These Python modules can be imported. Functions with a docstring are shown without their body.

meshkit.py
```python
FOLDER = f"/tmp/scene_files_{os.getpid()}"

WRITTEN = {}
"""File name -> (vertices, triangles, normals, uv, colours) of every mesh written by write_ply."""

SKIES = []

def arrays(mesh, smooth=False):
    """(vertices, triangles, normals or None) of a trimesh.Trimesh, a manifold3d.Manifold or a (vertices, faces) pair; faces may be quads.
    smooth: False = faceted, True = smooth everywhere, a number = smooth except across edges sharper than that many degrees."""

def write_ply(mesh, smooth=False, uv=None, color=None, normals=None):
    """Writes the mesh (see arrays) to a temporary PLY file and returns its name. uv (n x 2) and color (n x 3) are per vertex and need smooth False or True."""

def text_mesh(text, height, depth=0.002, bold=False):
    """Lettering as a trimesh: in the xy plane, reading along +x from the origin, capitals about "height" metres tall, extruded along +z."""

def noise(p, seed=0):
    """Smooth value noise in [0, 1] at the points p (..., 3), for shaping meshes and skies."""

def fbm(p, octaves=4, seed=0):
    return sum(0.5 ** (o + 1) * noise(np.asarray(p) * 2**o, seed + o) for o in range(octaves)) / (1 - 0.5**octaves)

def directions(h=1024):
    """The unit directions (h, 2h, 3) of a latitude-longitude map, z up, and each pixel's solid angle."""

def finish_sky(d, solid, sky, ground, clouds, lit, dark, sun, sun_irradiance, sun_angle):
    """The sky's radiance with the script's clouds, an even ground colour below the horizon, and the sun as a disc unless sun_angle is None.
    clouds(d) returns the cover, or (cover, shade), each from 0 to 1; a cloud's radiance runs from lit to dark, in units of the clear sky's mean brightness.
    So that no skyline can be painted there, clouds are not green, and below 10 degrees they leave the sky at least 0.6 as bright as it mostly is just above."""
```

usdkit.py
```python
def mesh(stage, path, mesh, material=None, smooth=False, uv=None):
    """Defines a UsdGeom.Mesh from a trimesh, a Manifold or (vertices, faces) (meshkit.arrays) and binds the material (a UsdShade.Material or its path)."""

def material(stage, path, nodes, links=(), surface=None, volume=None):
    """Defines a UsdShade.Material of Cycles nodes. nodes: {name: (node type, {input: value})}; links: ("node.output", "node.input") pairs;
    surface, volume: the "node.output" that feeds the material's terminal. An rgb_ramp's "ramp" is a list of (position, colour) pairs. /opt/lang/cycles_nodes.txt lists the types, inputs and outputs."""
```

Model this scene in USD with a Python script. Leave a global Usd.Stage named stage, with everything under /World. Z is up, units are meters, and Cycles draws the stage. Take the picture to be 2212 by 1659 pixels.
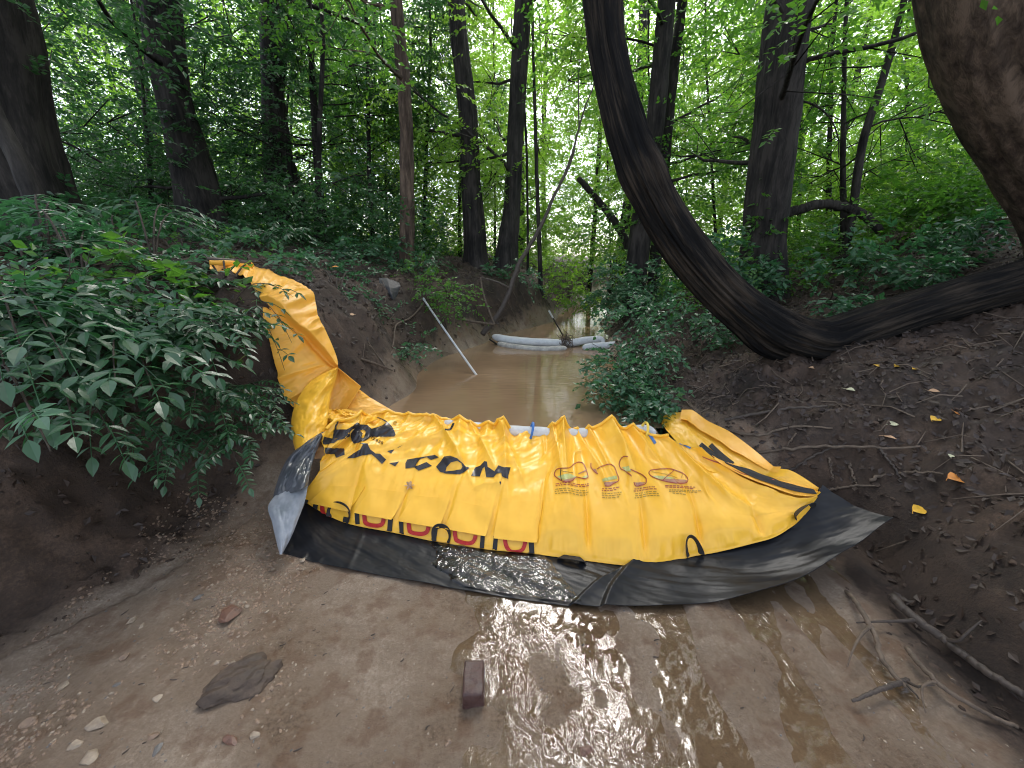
import math, numpy as np, trimesh, usdkit, meshkit
from pxr import Usd, UsdGeom, UsdLux, UsdShade, Gf, Sdf, Vt
from scipy.interpolate import PchipInterpolator, RegularGridInterpolator, LinearNDInterpolator
from shapely.geometry import Polygon
from shapely.ops import unary_union

stage = Usd.Stage.CreateInMemory()
UsdGeom.SetStageUpAxis(stage, 'Z'); UsdGeom.SetStageMetersPerUnit(stage, 1.0)
UsdGeom.Xform.Define(stage, '/World'); UsdGeom.Scope.Define(stage, '/World/Looks')

# ---------------------------------------------------------------- camera, sky, sun, exposure
CAM_H, PITCH, FPX = 1.5, math.radians(17.0), 834.0        # FPX: focal length in pixels of a 2212-wide picture
cam = UsdGeom.Camera.Define(stage, '/World/camera')
cam.CreateHorizontalApertureAttr(36.0); cam.CreateVerticalApertureAttr(27.0)
cam.CreateFocalLengthAttr(36.0 * FPX / 2212.0)
cam.CreateClippingRangeAttr(Gf.Vec2f(0.05, 2000))
cam.AddTranslateOp().Set(Gf.Vec3d(0, 0, CAM_H)); cam.AddRotateXOp().Set(90 - math.degrees(PITCH))
cam.CreateExposureAttr(1.35)

SUN_EL, SUN_AZ = math.radians(52), math.radians(8)
M = usdkit.material
sky_mat = M(stage, '/World/Looks/sky', {
    'tex': ('sky_texture', {'sky_type': 'single_scattering', 'sun_disc': False, 'sun_elevation': SUN_EL, 'sun_rotation': SUN_AZ, 'aerosol_density': 3.0}),
    'co': ('texture_coordinate', {}),
    'cl': ('noise_texture', {'scale': 2.2, 'detail': 5, 'roughness': 0.55}),
    'mr': ('map_range', {'from_min': 0.3, 'from_max': 0.62, 'to_min': 0.5, 'to_max': 0.95, 'clamp': True}),
    'hs': ('hsv', {'saturation': 0.38, 'value': 1.25}),
    'mx': ('mix', {}),
    'bg': ('background_shader', {'strength': 0.15})},
    [('co.generated', 'cl.vector'), ('cl.fac', 'mr.value'), ('mr.result', 'mx.fac'), ('tex.color', 'mx.color1'), ('tex.color', 'hs.color'), ('hs.color', 'mx.color2'), ('mx.color', 'bg.color')], surface='bg.background')
dome = UsdLux.DomeLight.Define(stage, '/World/sky'); dome.CreateIntensityAttr(1.0)
UsdShade.MaterialBindingAPI.Apply(dome.GetPrim()).Bind(sky_mat)
dome.GetPrim().SetCustomDataByKey('kind', 'structure')
sun = UsdLux.DistantLight.Define(stage, '/World/sun')
sun.CreateIntensityAttr(0.4); sun.CreateAngleAttr(18.0); sun.CreateColorAttr(Gf.Vec3f(1, .97, .92)); sun.CreateNormalizeAttr(True)
sun.AddRotateZOp().Set(-math.degrees(SUN_AZ)); sun.AddRotateXOp().Set(-(90 - math.degrees(SUN_EL)))

# ---------------------------------------------------------------- helpers
CP, SP = math.cos(PITCH), math.sin(PITCH)
def ray(X, Y):
    """direction (depth 1 along the optical axis) of a pixel of the 2212x1659 picture"""
    a = (np.asarray(X, float) - 1106) / FPX; b = (829.5 - np.asarray(Y, float)) / FPX
    return np.stack([a, CP + b * SP, -SP + b * CP], -1)
CAMP = np.array([0, 0, CAM_H])
def at_d(X, Y, d): return CAMP + ray(X, Y) * np.asarray(d, float)[..., None]
def at_z(X, Y, z):
    r = ray(X, Y); return CAMP + r * ((np.asarray(z, float) - CAM_H) / r[..., 2])[..., None]
def project(P):
    q = np.asarray(P, float) - CAMP
    y = q[..., 1] * CP - q[..., 2] * SP; u = q[..., 1] * SP + q[..., 2] * CP
    return 1106 + FPX * q[..., 0] / y, 829.5 - FPX * u / y
_names = {}
def numbered(parent, name):
    k = (parent, name); n = _names.get(k, 0); _names[k] = n + 1
    return f'{parent}/{name}' if n == 0 else f'{parent}/{name}_{n:03d}'
def tag(p, label=None, cat=None, group=None, kind=None):
    p = p.GetPrim() if hasattr(p, 'GetPrim') else p
    for k, v in (('label', label), ('category', cat), ('group', group), ('kind', kind)):
        if v: p.SetCustomDataByKey(k, v)
    return p
def obj(name, mesh, mat, parent='/World', smooth=False, **kw):
    path = numbered(str(parent if isinstance(parent, str) else parent.GetPath()), name)
    m = usdkit.mesh(stage, path, mesh, mat, smooth=smooth)
    m.CreateDoubleSidedAttr(True)
    return tag(m, **kw)
def thing(name, label, cat, loc=(0, 0, 0), group=None):
    x = UsdGeom.Xform.Define(stage, numbered('/World', name)); 
    if any(loc): x.AddTranslateOp().Set(Gf.Vec3d(*map(float, loc)))
    return tag(x, label, cat, group)
def shifted(mesh, loc):
    v, f = mesh if isinstance(mesh, tuple) else (mesh.vertices, mesh.faces)
    return (np.asarray(v, float) - np.asarray(loc, float), f)
def cat_meshes(ms):
    vs, fs, n = [], [], 0
    for m in ms:
        v, f = m if isinstance(m, tuple) else (m.vertices, m.faces)
        v = np.asarray(v); f = np.asarray(f)
        if f.shape[1] == 4: f = np.vstack([f[:, :3], f[:, [0, 2, 3]]])
        vs.append(v); fs.append(f + n); n += len(v)
    return np.vstack(vs), np.vstack(fs)
def norm(v): return v / np.maximum(np.linalg.norm(v, axis=-1, keepdims=True), 1e-12)
def smooth_path(pts, n):
    pts = np.asarray(pts, float)
    t = np.r_[0, np.cumsum(np.linalg.norm(np.diff(pts[:, :3], axis=0), axis=1))]
    return PchipInterpolator(t, pts, axis=0)(np.linspace(0, t[-1], n))
def tube(pts, rad, sides=8, bark=0.0, seed=0, freq=(6, 1.5), caps=True, lobes=0.0):
    """tapered tube along pts (n,3); rad scalar or (n,); bark: relative relief of the surface"""
    p = np.asarray(pts, float); n = len(p); rad = np.broadcast_to(np.asarray(rad, float), (n,))
    t = norm(np.gradient(p, axis=0)); a = np.cross(t[0], [0, 0, 1.0])
    if np.linalg.norm(a) < .2: a = np.cross(t[0], [1.0, 0, 0])
    A = []
    for k in range(n):
        a = a - t[k] * np.dot(a, t[k]); a = a / np.linalg.norm(a); A.append(a)
    A = np.array(A); B = np.cross(t, A)
    th = np.arange(sides) * 2 * np.pi / sides
    r = np.repeat(rad[:, None], sides, 1)
    if bark:
        s = np.r_[0, np.cumsum(np.linalg.norm(np.diff(p, axis=0), axis=1))] / max(rad.mean(), 1e-6)
        q = np.stack([np.repeat(np.cos(th)[None], n, 0) * freq[0] * .5, np.repeat(np.sin(th)[None], n, 0) * freq[0] * .5, np.repeat(s[:, None], sides, 1) * freq[1] * .25], -1)
        w = .45 * meshkit.fbm(q + seed * 7.3, 4, seed) + .55 * (1 - np.abs(2 * meshkit.fbm(q * [2.1, 2.1, .55] + seed * 3.1, 3, seed + 4) - 1)) - .1
        r = r * (1 + bark * (w - .5) * 2)
        if lobes: r = r * (1 + lobes * np.cos(3 * th + seed)[None] + lobes * .6 * np.cos(5 * th + 2 * seed + s[:, None] * .08))
    v = p[:, None] + r[..., None] * (np.cos(th)[None, :, None] * A[:, None] + np.sin(th)[None, :, None] * B[:, None])
    i, j = np.meshgrid(np.arange(n - 1), np.arange(sides), indexing='ij')
    q = np.stack([i * sides + j, i * sides + (j + 1) % sides, (i + 1) * sides + (j + 1) % sides, (i + 1) * sides + j], -1).reshape(-1, 4)
    f = np.vstack([q[:, [0, 1, 2]], q[:, [0, 2, 3]]]); v = v.reshape(-1, 3)
    if caps:
        c0, c1 = len(v), len(v) + 1; k = np.arange(sides)
        v = np.vstack([v, p[0], p[-1]])
        f = np.vstack([f, np.stack([np.full(sides, c0), (k + 1) % sides, k], 1), np.stack([np.full(sides, c1), (n - 1) * sides + k, (n - 1) * sides + (k + 1) % sides], 1)])
    return v, f
def grid_faces(n, m):
    i, j = np.meshgrid(np.arange(n - 1), np.arange(m - 1), indexing='ij')
    q = np.stack([i * m + j, (i + 1) * m + j, (i + 1) * m + j + 1, i * m + j + 1], -1).reshape(-1, 4)
    return np.vstack([q[:, [0, 1, 2]], q[:, [0, 2, 3]]])
def grid_normals(P):
    return norm(np.cross(np.gradient(P, axis=0), np.gradient(P, axis=1)))
def sheet(P, thick=.004, up=None):
    """a grid of points (n,m,3) as a closed thin cloth"""
    n, m = P.shape[:2]; N = grid_normals(P)
    if up is not None and (N @ np.asarray(up, float)).mean() < 0: N = -N
    Q = P - N * thick
    f = grid_faces(n, m); v = np.vstack([P.reshape(-1, 3), Q.reshape(-1, 3)]); k = n * m
    idx = np.arange(k).reshape(n, m)
    loop = np.r_[idx[:, 0], idx[-1, 1:], idx[-2::-1, -1], idx[0, -2:0:-1]]
    nxt = np.roll(loop, -1)
    side = np.vstack([np.stack([loop, nxt, nxt + k], 1), np.stack([loop, nxt + k, loop + k], 1)])
    return v, np.vstack([f, f[:, ::-1] + k, side])

# ---------------------------------------------------------------- materials
def mud(path, cols, scale=3.0, rough=(.45, .8), bump=.6, spec=.5, fine=60):
    return M(stage, path, {
        'g': ('geometry', {}), 'n1': ('noise_texture', {'scale': scale, 'detail': 8, 'roughness': .65}), 'n2': ('noise_texture', {'scale': fine, 'detail': 6, 'roughness': .7}),
        'mx': ('math', {'math_type': 'multiply_add', 'value2': .35}), 'r': ('rgb_ramp', {'ramp': cols}),
        'mr': ('map_range', {'from_min': .35, 'from_max': .65, 'to_min': rough[0], 'to_max': rough[1], 'clamp': True}),
        'b': ('bump', {'strength': bump, 'distance': .012}), 'p': ('principled_bsdf', {'specular_ior_level': spec})},
        [('g.position', 'n1.vector'), ('g.position', 'n2.vector'), ('n2.fac', 'mx.value1'), ('n1.fac', 'mx.value3'), ('mx.value', 'r.fac'), ('r.color', 'p.base_color'),
         ('n1.fac', 'mr.value'), ('mr.result', 'p.roughness'), ('mx.value', 'b.height'), ('b.normal', 'p.normal')], surface='p.BSDF')
def plain(name, col, rough=.6, spec=.5, var=.25, scale=25, bump=.0, coat=0.0, metallic=0.0, stretch=(1, 1, 1)):
    d = tuple(np.array(col) * (1 - var)); l = tuple(np.minimum(np.array(col) * (1 + var), 1))
    nodes = {'g': ('texture_coordinate', {}), 'mp': ('mapping', {'scale': stretch}), 'n': ('noise_texture', {'scale': scale, 'detail': 6, 'roughness': .65}), 'r': ('rgb_ramp', {'ramp': [(.3, d), (.7, l)]}),
             'p': ('principled_bsdf', {'roughness': rough, 'specular_ior_level': spec, 'coat_weight': coat, 'coat_roughness': .2, 'metallic': metallic})}
    links = [('g.object', 'mp.vector'), ('mp.vector', 'n.vector'), ('n.fac', 'r.fac'), ('r.color', 'p.base_color')]
    if bump:
        nodes['b'] = ('bump', {'strength': bump, 'distance': .01}); links += [('n.fac', 'b.height'), ('b.normal', 'p.normal')]
    return M(stage, '/World/Looks/' + name, nodes, links, surface='p.BSDF')
def leaf_mat(name, cols, trans=.45, rough=.36, tcol=None):
    return M(stage, '/World/Looks/' + name, {
        'g': ('geometry', {}), 'r': ('rgb_ramp', {'ramp': cols}), 'p': ('principled_bsdf', {'roughness': rough, 'specular_ior_level': .75}),
        'h': ('hsv', {'hue': .482, 'saturation': 1.1, 'value': 2.4}), 't': ('translucent_bsdf', {}), 'm': ('mix_closure', {'fac': trans})},
        [('g.random_per_island', 'r.fac'), ('r.color', 'p.base_color'), ('r.color', 'h.color'), ('h.color', 't.color'), ('p.BSDF', 'm.closure1'), ('t.BSDF', 'm.closure2')], surface='m.closure')
def bark_mat(name, dark, light, scale=14, bump=1.0):
    return M(stage, '/World/Looks/' + name, {
        'g': ('texture_coordinate', {}), 'mp': ('mapping', {'scale': (1, 1, .16)}), 'n': ('noise_texture', {'scale': scale, 'detail': 8, 'roughness': .7, 'distortion': .3}),
        'n2': ('noise_texture', {'scale': 2.2, 'detail': 4}), 'a': ('math', {'math_type': 'multiply_add', 'value2': .5}),
        'r': ('rgb_ramp', {'ramp': [(.52, tuple(np.array(dark) * .5)), (.62, dark), (.78, tuple((np.array(dark) + np.array(light)) / 2)), (.86, light)]}), 'b': ('bump', {'strength': bump, 'distance': .03}), 'p': ('principled_bsdf', {'roughness': .85, 'specular_ior_level': .25})},
        [('g.object', 'mp.vector'), ('mp.vector', 'n.vector'), ('g.object', 'n2.vector'), ('n2.fac', 'a.value1'), ('n.fac', 'a.value3'), ('a.value', 'r.fac'), ('r.color', 'p.base_color'), ('n.fac', 'b.height'), ('b.normal', 'p.normal')], surface='p.BSDF')
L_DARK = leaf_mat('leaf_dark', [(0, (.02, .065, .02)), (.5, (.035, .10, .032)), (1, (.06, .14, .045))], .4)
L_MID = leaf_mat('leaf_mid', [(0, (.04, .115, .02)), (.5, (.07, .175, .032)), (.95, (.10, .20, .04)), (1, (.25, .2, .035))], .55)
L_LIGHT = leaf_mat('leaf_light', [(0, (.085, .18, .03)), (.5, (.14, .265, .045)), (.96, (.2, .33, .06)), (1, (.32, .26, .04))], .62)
L_NEAR = leaf_mat('leaf_near', [(0, (.022, .07, .028)), (.6, (.045, .12, .045)), (1, (.08, .17, .055))], .3, .33)
L_SHRUB = leaf_mat('leaf_shrub', [(0, (.035, .10, .045)), (.6, (.07, .16, .07)), (1, (.11, .22, .10))], .3, .36)
BARK = bark_mat('bark_dark', (.007, .006, .0055), (.042, .036, .032))
BARK2 = bark_mat('bark_brown', (.03, .02, .014), (.13, .092, .066))
BARK3 = bark_mat('bark_grey', (.014, .0125, .0115), (.05, .044, .039))
TWIG = plain('twig', (.035, .027, .02), .8, .3, .4, 30)
STICK = plain('dead_stick', (.10, .075, .055), .75, .3, .4, 30, .4)
# ---------------------------------------------------------------- terrain
_xl = PchipInterpolator([-8, -2, .6, 1.1, 1.5, 1.9, 2.3, 2.7, 3.06, 4.48, 5.9, 8.67, 10.5, 14, 22, 40, 120], [-2.6, -2.6, -2.3, -2.0, -1.75, -1.62, -1.55, -1.25, -1.0, -.97, -.48, .97, 1.5, 2.5, 6, 18, 90])
_xr = PchipInterpolator([-8, -2, .6, 1.1, 1.4, 1.7, 2.1, 2.5, 2.95, 3.43, 5.75, 8.67, 10.5, 14, 22, 40, 120], [1.9, 1.8, 1.72, 1.75, 1.86, 1.98, 1.85, 1.5, 1.26, 1.14, 1.45, 2.05, 2.75, 4.3, 8.5, 22, 96])
def sstep(x, a, b):
    t = np.clip((np.asarray(x, float) - a) / (b - a), 0, 1); return t * t * (3 - 2 * t)
def base_z(y): return .34 * sstep(y, 1.9, 2.75) + .02 * np.clip(y - 3, 0, 30) * 0
def T(x, y, rough=True):
    x = np.asarray(x, float); y = np.asarray(y, float)
    l, r, b = _xl(np.clip(y, -8, 120)), _xr(np.clip(y, -8, 120)), base_z(y)
    wob = (meshkit.noise(np.stack([y * 1.7, x * 0, x * 0 + 3.1], -1)) - .5) * .18
    dl, dr = l + wob - x, x - r + wob
    pl = np.interp(dl, [0, .12, .45, .75, 2.5, 5, 12, 40], [0, .16, .78, .98, 1.32, 1.55, 2.1, 2.4])
    low = 1 - sstep(y, 1.9, 2.9)                                   # downstream left: a lower, flatter toe of gravel first
    pl2 = np.interp(dl, [0, .35, .6, 1.0, 2.5, 5, 12, 40], [0, .05, .5, 1.0, 1.6, 1.9, 2.4, 2.7])
    pl = pl * (1 - low) + pl2 * low
    pr = np.interp(dr, [0, .18, 1.2, 3.2, 6, 12, 40], [0, .15, .43, .95, 2.1, 2.9, 3.2])
    pr2 = np.interp(dr, [0, .12, .4, 1.2, 3.2, 6, 12, 40], [0, .25, .5, .78, 1.3, 2.4, 3.2, 3.5])
    pr = pr * (1 - low) + pr2 * low
    d = np.maximum(np.maximum(dl, dr), 0)
    inside = np.clip(np.minimum(-dl, -dr), 0, None)
    z = b + np.where(dl > 0, pl, 0) + np.where(dr > 0, pr, 0) - np.where(y > 2.2, .3 * sstep(inside, 0, .35), 0) * sstep(y, 2.2, 2.6)
    z = z + .05 * sstep(-x, .5, 1.8) * (d <= 0) * (1 - sstep(y, 1.7, 2.4))   # the bed rises a little towards the left
    if rough:
        q = np.stack([x, y, x * 0], -1)
        amp = .012 + .07 * sstep(d, 0, .5) + .25 * sstep(d, 3, 12)
        z = z + amp * 2 * (meshkit.fbm(q * 1.6 + 11, 4) - .5) + (.008 + .085 * sstep(d, .02, .5)) * 2 * (meshkit.fbm(q * 7.0 + 5, 4, 3) - .5)
        z = z + (1 - sstep(d, 0, .2)) * (.016 * 2 * (meshkit.fbm(q * np.array([3.2, 1.4, 1]) + 40, 3, 8) - .5) + .007 * 2 * (meshkit.fbm(q * np.array([18., 9, 1]) + 60, 3, 9) - .5))
    z = z + sstep(d, .03, .3) * .045 * 2 * (meshkit.fbm(np.stack([x, y, z * .8], -1) * 19.0, 3, 17) - .5)
    ridge_ = (meshkit.fbm(np.stack([x * 6.5 + .6 * np.sin(y * 2), y * .9, x * 0 + 77], -1), 3, 12) - .5)
    z = z + (1 - sstep(d, 0, .15)) * sstep(x, .25, .7) * (1 - sstep(y, 1.8, 2.2)) * (.075 * ridge_ + .012)
    return z
def hit(X, Y, lift=0.0, rough=False):
    """where the pixel's ray meets the ground raised by lift"""
    X, Y, lift = np.broadcast_arrays(np.asarray(X, float), np.asarray(Y, float), np.asarray(lift, float))
    r = ray(X, Y); ts = np.concatenate([np.linspace(.4, 12, 400), np.linspace(12.1, 60, 200)])
    P = CAMP + r[..., None, :] * ts[:, None]
    below = P[..., 2] < T(P[..., 0], P[..., 1], False) + lift[..., None] + (.15 if rough else 0)
    k = np.where(below.any(-1), below.argmax(-1), len(ts) - 1)
    lo, hi = ts[np.maximum(k - 1, 0)], ts[k]
    if rough:                                                       # then in fine steps over the rough ground
        ts = lo[..., None] + np.linspace(0, 1.6, 110); P = CAMP + r[..., None, :] * ts[..., None]
        below = P[..., 2] < T(P[..., 0], P[..., 1], True) + lift[..., None]; k = np.where(below.any(-1), below.argmax(-1), 109)
        lo, hi = np.take_along_axis(ts, np.maximum(k - 1, 0)[..., None], -1)[..., 0], np.take_along_axis(ts, k[..., None], -1)[..., 0]
    for _ in range(12):
        mid = (lo + hi) / 2; Q = CAMP + r * mid[..., None]
        b = Q[..., 2] < T(Q[..., 0], Q[..., 1], rough) + lift
        hi = np.where(b, mid, hi); lo = np.where(b, lo, mid)
    return CAMP + r * hi[..., None]

def spaced(marks):
    out = []
    for a, b, s in marks: out.append(np.arange(a, b, s))
    return np.unique(np.round(np.concatenate(out), 4))
gx = spaced([(-90, -12, 3), (-12, -5, .25), (-5, -2.6, .06), (-2.6, 2.6, .026), (2.6, 5, .05), (5, 12, .2), (12, 93, 3)])
gy = spaced([(-40, -6, 3), (-6, 0.2, .2), (.2, 3.2, .024), (3.2, 6, .04), (6, 12, .08), (12, 24, .4), (24, 122, 3)])
GX, GY = np.meshgrid(gx, gy, indexing='ij')
GZ = T(GX, GY)
_l, _r = _xl(np.clip(GY, -8, 120)), _xr(np.clip(GY, -8, 120))
bedw = (1 - sstep(np.maximum(_l - GX, GX - _r), -.05, .3)) * (1 - sstep(GX - .15 * (GY - 1.2), 1.45, 1.75) * (GY < 2.4))
ground_mat = M(stage, '/World/Looks/ground', {
    'g': ('geometry', {}), 'w': ('attribute', {'attribute': 'bed'}),
    'n1': ('noise_texture', {'scale': 2.3, 'detail': 8, 'roughness': .62}), 'n2': ('noise_texture', {'scale': 75, 'detail': 6, 'roughness': .8}), 'n3': ('noise_texture', {'scale': 9, 'detail': 5, 'roughness': .6}),
    'a': ('math', {'math_type': 'multiply_add', 'value2': .55}),
    'soil': ('rgb_ramp', {'ramp': [(.45, (.006, .0035, .0022)), (.65, (.021, .0125, .0078)), (.85, (.054, .033, .021)), (1, (.12, .075, .05))]}),
    'sand': ('rgb_ramp', {'ramp': [(.48, (.034, .023, .016)), (.6, (.088, .059, .038)), (.7, (.150, .106, .071)), (.82, (.19, .14, .098)), (1, (.31, .25, .19))]}),
    'clay': ('rgb_ramp', {'ramp': [(.5, (0, 0, 0)), (.62, (1, 1, 1))]}), 'cm': ('mix', {'color2': (.095, .045, .02)}), 'cf': ('math', {'math_type': 'multiply', 'value2': .55}),
    'wm': ('math', {'math_type': 'multiply_add', 'value2': .8}), 'ws': ('map_range', {'from_min': .62, 'from_max': 1.05, 'clamp': True}),
    'mx': ('mix', {}), 'ro': ('map_range', {'from_min': .36, 'from_max': .58, 'to_min': .12, 'to_max': .7, 'clamp': True}), 'ro2': ('mix_float', {'a': .85}),
    'b': ('bump', {'strength': 1.0, 'distance': .02}), 'p': ('principled_bsdf', {'specular_ior_level': .5})},
    [('g.position', 'n1.vector'), ('g.position', 'n2.vector'), ('g.position', 'n3.vector'), ('n2.fac', 'a.value1'), ('n1.fac', 'a.value3'), ('a.value', 'soil.fac'), ('a.value', 'sand.fac'),
     ('n3.fac', 'clay.fac'), ('clay.color', 'cf.value1'), ('cf.value', 'cm.fac'), ('sand.color', 'cm.color1'), ('w.fac', 'wm.value1'), ('n3.fac', 'wm.value3'), ('wm.value', 'ws.value'), ('ws.result', 'mx.fac'),
     ('soil.color', 'mx.color1'), ('cm.color', 'mx.color2'), ('mx.color', 'p.base_color'), ('n1.fac', 'ro.value'), ('ws.result', 'ro2.fac'), ('ro.result', 'ro2.b'), ('ro2.result', 'p.roughness'), ('a.value', 'b.height'), ('b.normal', 'p.normal')], surface='p.BSDF')
gm = obj('ground', (np.stack([GX, GY, GZ], -1).reshape(-1, 3), grid_faces(*GX.shape)), ground_mat, smooth=True, kind='structure')
UsdGeom.PrimvarsAPI(gm).CreatePrimvar('bed', Sdf.ValueTypeNames.FloatArray, 'vertex').Set(Vt.FloatArray.FromNumpy(bedw.ravel().astype(np.float32)))

# ---------------------------------------------------------------- water
POOL_Z = .36
pool_mat = M(stage, '/World/Looks/pool_water', {
    'g': ('geometry', {}), 'mp': ('mapping', {'scale': (1.6, 6, 1)}), 'n': ('noise_texture', {'scale': 3.0, 'detail': 3, 'roughness': .5}), 'n2': ('noise_texture', {'scale': 1.2, 'detail': 3}),
    'r': ('rgb_ramp', {'ramp': [(.35, (.15, .097, .055)), (.65, (.20, .135, .08))]}),
    'b': ('bump', {'strength': .10, 'distance': .02}), 'p': ('principled_bsdf', {'roughness': .02, 'ior': 1.33, 'specular_ior_level': .5})},
    [('g.position', 'mp.vector'), ('mp.vector', 'n.vector'), ('g.position', 'n2.vector'), ('n2.fac', 'r.fac'), ('r.color', 'p.base_color'), ('n.fac', 'b.height'), ('b.normal', 'p.normal')], surface='p.BSDF')
film_mat = M(stage, '/World/Looks/stream_water', {
    'g': ('geometry', {}), 'mp': ('mapping', {'scale': (1.5, 1, 1)}), 'n': ('noise_texture', {'scale': 15, 'detail': 3.5, 'roughness': .5, 'distortion': .9}), 'n2': ('noise_texture', {'scale': 1.5, 'detail': 3}), 
    'v': ('map_range', {'from_min': .42, 'from_max': .64, 'to_min': .04, 'to_max': .9, 'clamp': True}),
    'b': ('bump', {'distance': .017}), 'fr': ('fresnel', {'IOR': 1.42}), 'tr': ('transparent_bsdf', {'color': (.86, .78, .66)}), 'd': ('diffuse_bsdf', {'color': (.11, .077, .046)}),
    'm1': ('mix_closure', {'fac': .24}), 'gl': ('glossy_bsdf', {'color': (1, 1, 1), 'roughness': .015}), 'm2': ('mix_closure', {})},
    [('g.position', 'mp.vector'), ('mp.vector', 'n.vector'), ('g.position', 'n2.vector'), ('n2.fac', 'v.value'), ('v.result', 'b.strength'), ('n.fac', 'b.height'), ('b.normal', 'gl.normal'), ('tr.BSDF', 'm1.closure1'), ('d.BSDF', 'm1.closure2'),
     ('fr.fac', 'm2.fac'), ('m1.closure', 'm2.closure1'), ('gl.BSDF', 'm2.closure2')], surface='m2.closure')

wet_mat = M(stage, '/World/Looks/apron_water', {
    'g': ('geometry', {}), 'n': ('noise_texture', {'scale': 16, 'detail': 3, 'roughness': .5, 'distortion': .9}), 'b': ('bump', {'strength': .8, 'distance': .022}), 'fr': ('fresnel', {'IOR': 1.5}), 'tr': ('transparent_bsdf', {'color': (.92, .9, .86)}),
    'gl': ('glossy_bsdf', {'color': (1, 1, 1), 'roughness': .02}), 'm2': ('mix_closure', {})},
    [('g.position', 'n.vector'), ('n.fac', 'b.height'), ('b.normal', 'gl.normal'), ('fr.fac', 'm2.fac'), ('tr.BSDF', 'm2.closure1'), ('gl.BSDF', 'm2.closure2')], surface='m2.closure')
# ---------------------------------------------------------------- the yellow water barrier
def vinyl(name, a, b, rough, bump=.25, coat=.15, dirt=None, dirty=.16, spec=.5):
    nodes = {'g': ('texture_coordinate', {}), 'n': ('noise_texture', {'scale': 9, 'detail': 6, 'roughness': .6}), 'n2': ('noise_texture', {'scale': 38, 'detail': 5, 'roughness': .7}),
        'r': ('rgb_ramp', {'ramp': [(.35, a), (.65, b)]}), 'd': ('rgb_ramp', {'ramp': [(.60, (0, 0, 0)), (.78, (1, 1, 1))]}), 'dm': ('math', {'math_type': 'multiply', 'value2': dirty}), 'mx': ('mix', {'color2': dirt or a}),
        'nb': ('noise_texture', {'scale': 11, 'detail': 2, 'roughness': .45, 'distortion': .8}), 'b': ('bump', {'strength': bump, 'distance': .02}), 'p': ('principled_bsdf', {'roughness': rough, 'coat_weight': coat, 'coat_roughness': .25, 'specular_ior_level': spec})}
    return M(stage, '/World/Looks/' + name, nodes, [('g.object', 'n.vector'), ('g.object', 'n2.vector'), ('g.object', 'nb.vector'), ('n.fac', 'r.fac'), ('n2.fac', 'd.fac'), ('d.color', 'dm.value1'), ('dm.value', 'mx.fac'), ('r.color', 'mx.color1'),
        ('mx.color', 'p.base_color'), ('nb.fac', 'b.height'), ('b.normal', 'p.normal')], surface='p.BSDF')
YEL = vinyl('yellow_vinyl', (.79, .42, .03), (.84, .465, .04), .41, .07, .1, (.62, .36, .03))
YEL_SHADE = vinyl('shaded_yellow_vinyl', (.80, .385, .045), (.84, .43, .055), .45, .1, .0, (.7, .33, .02))  # same yellow vinyl, with the orange of its shaded folds put into the colour
BLK = vinyl('black_vinyl', (.0055, .0062, .008), (.010, .0115, .0145), .34, .12, .0, (.024, .02, .016), .3, .2)
SIL = vinyl('silver_vinyl', (.16, .18, .20), (.26, .28, .31), .34, .25, .2, (.2, .18, .16))
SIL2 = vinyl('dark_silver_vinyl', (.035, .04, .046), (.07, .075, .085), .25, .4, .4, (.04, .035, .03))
INK = plain('black_print', (.018, .017, .02), .3, .5, .3, 40)
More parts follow.
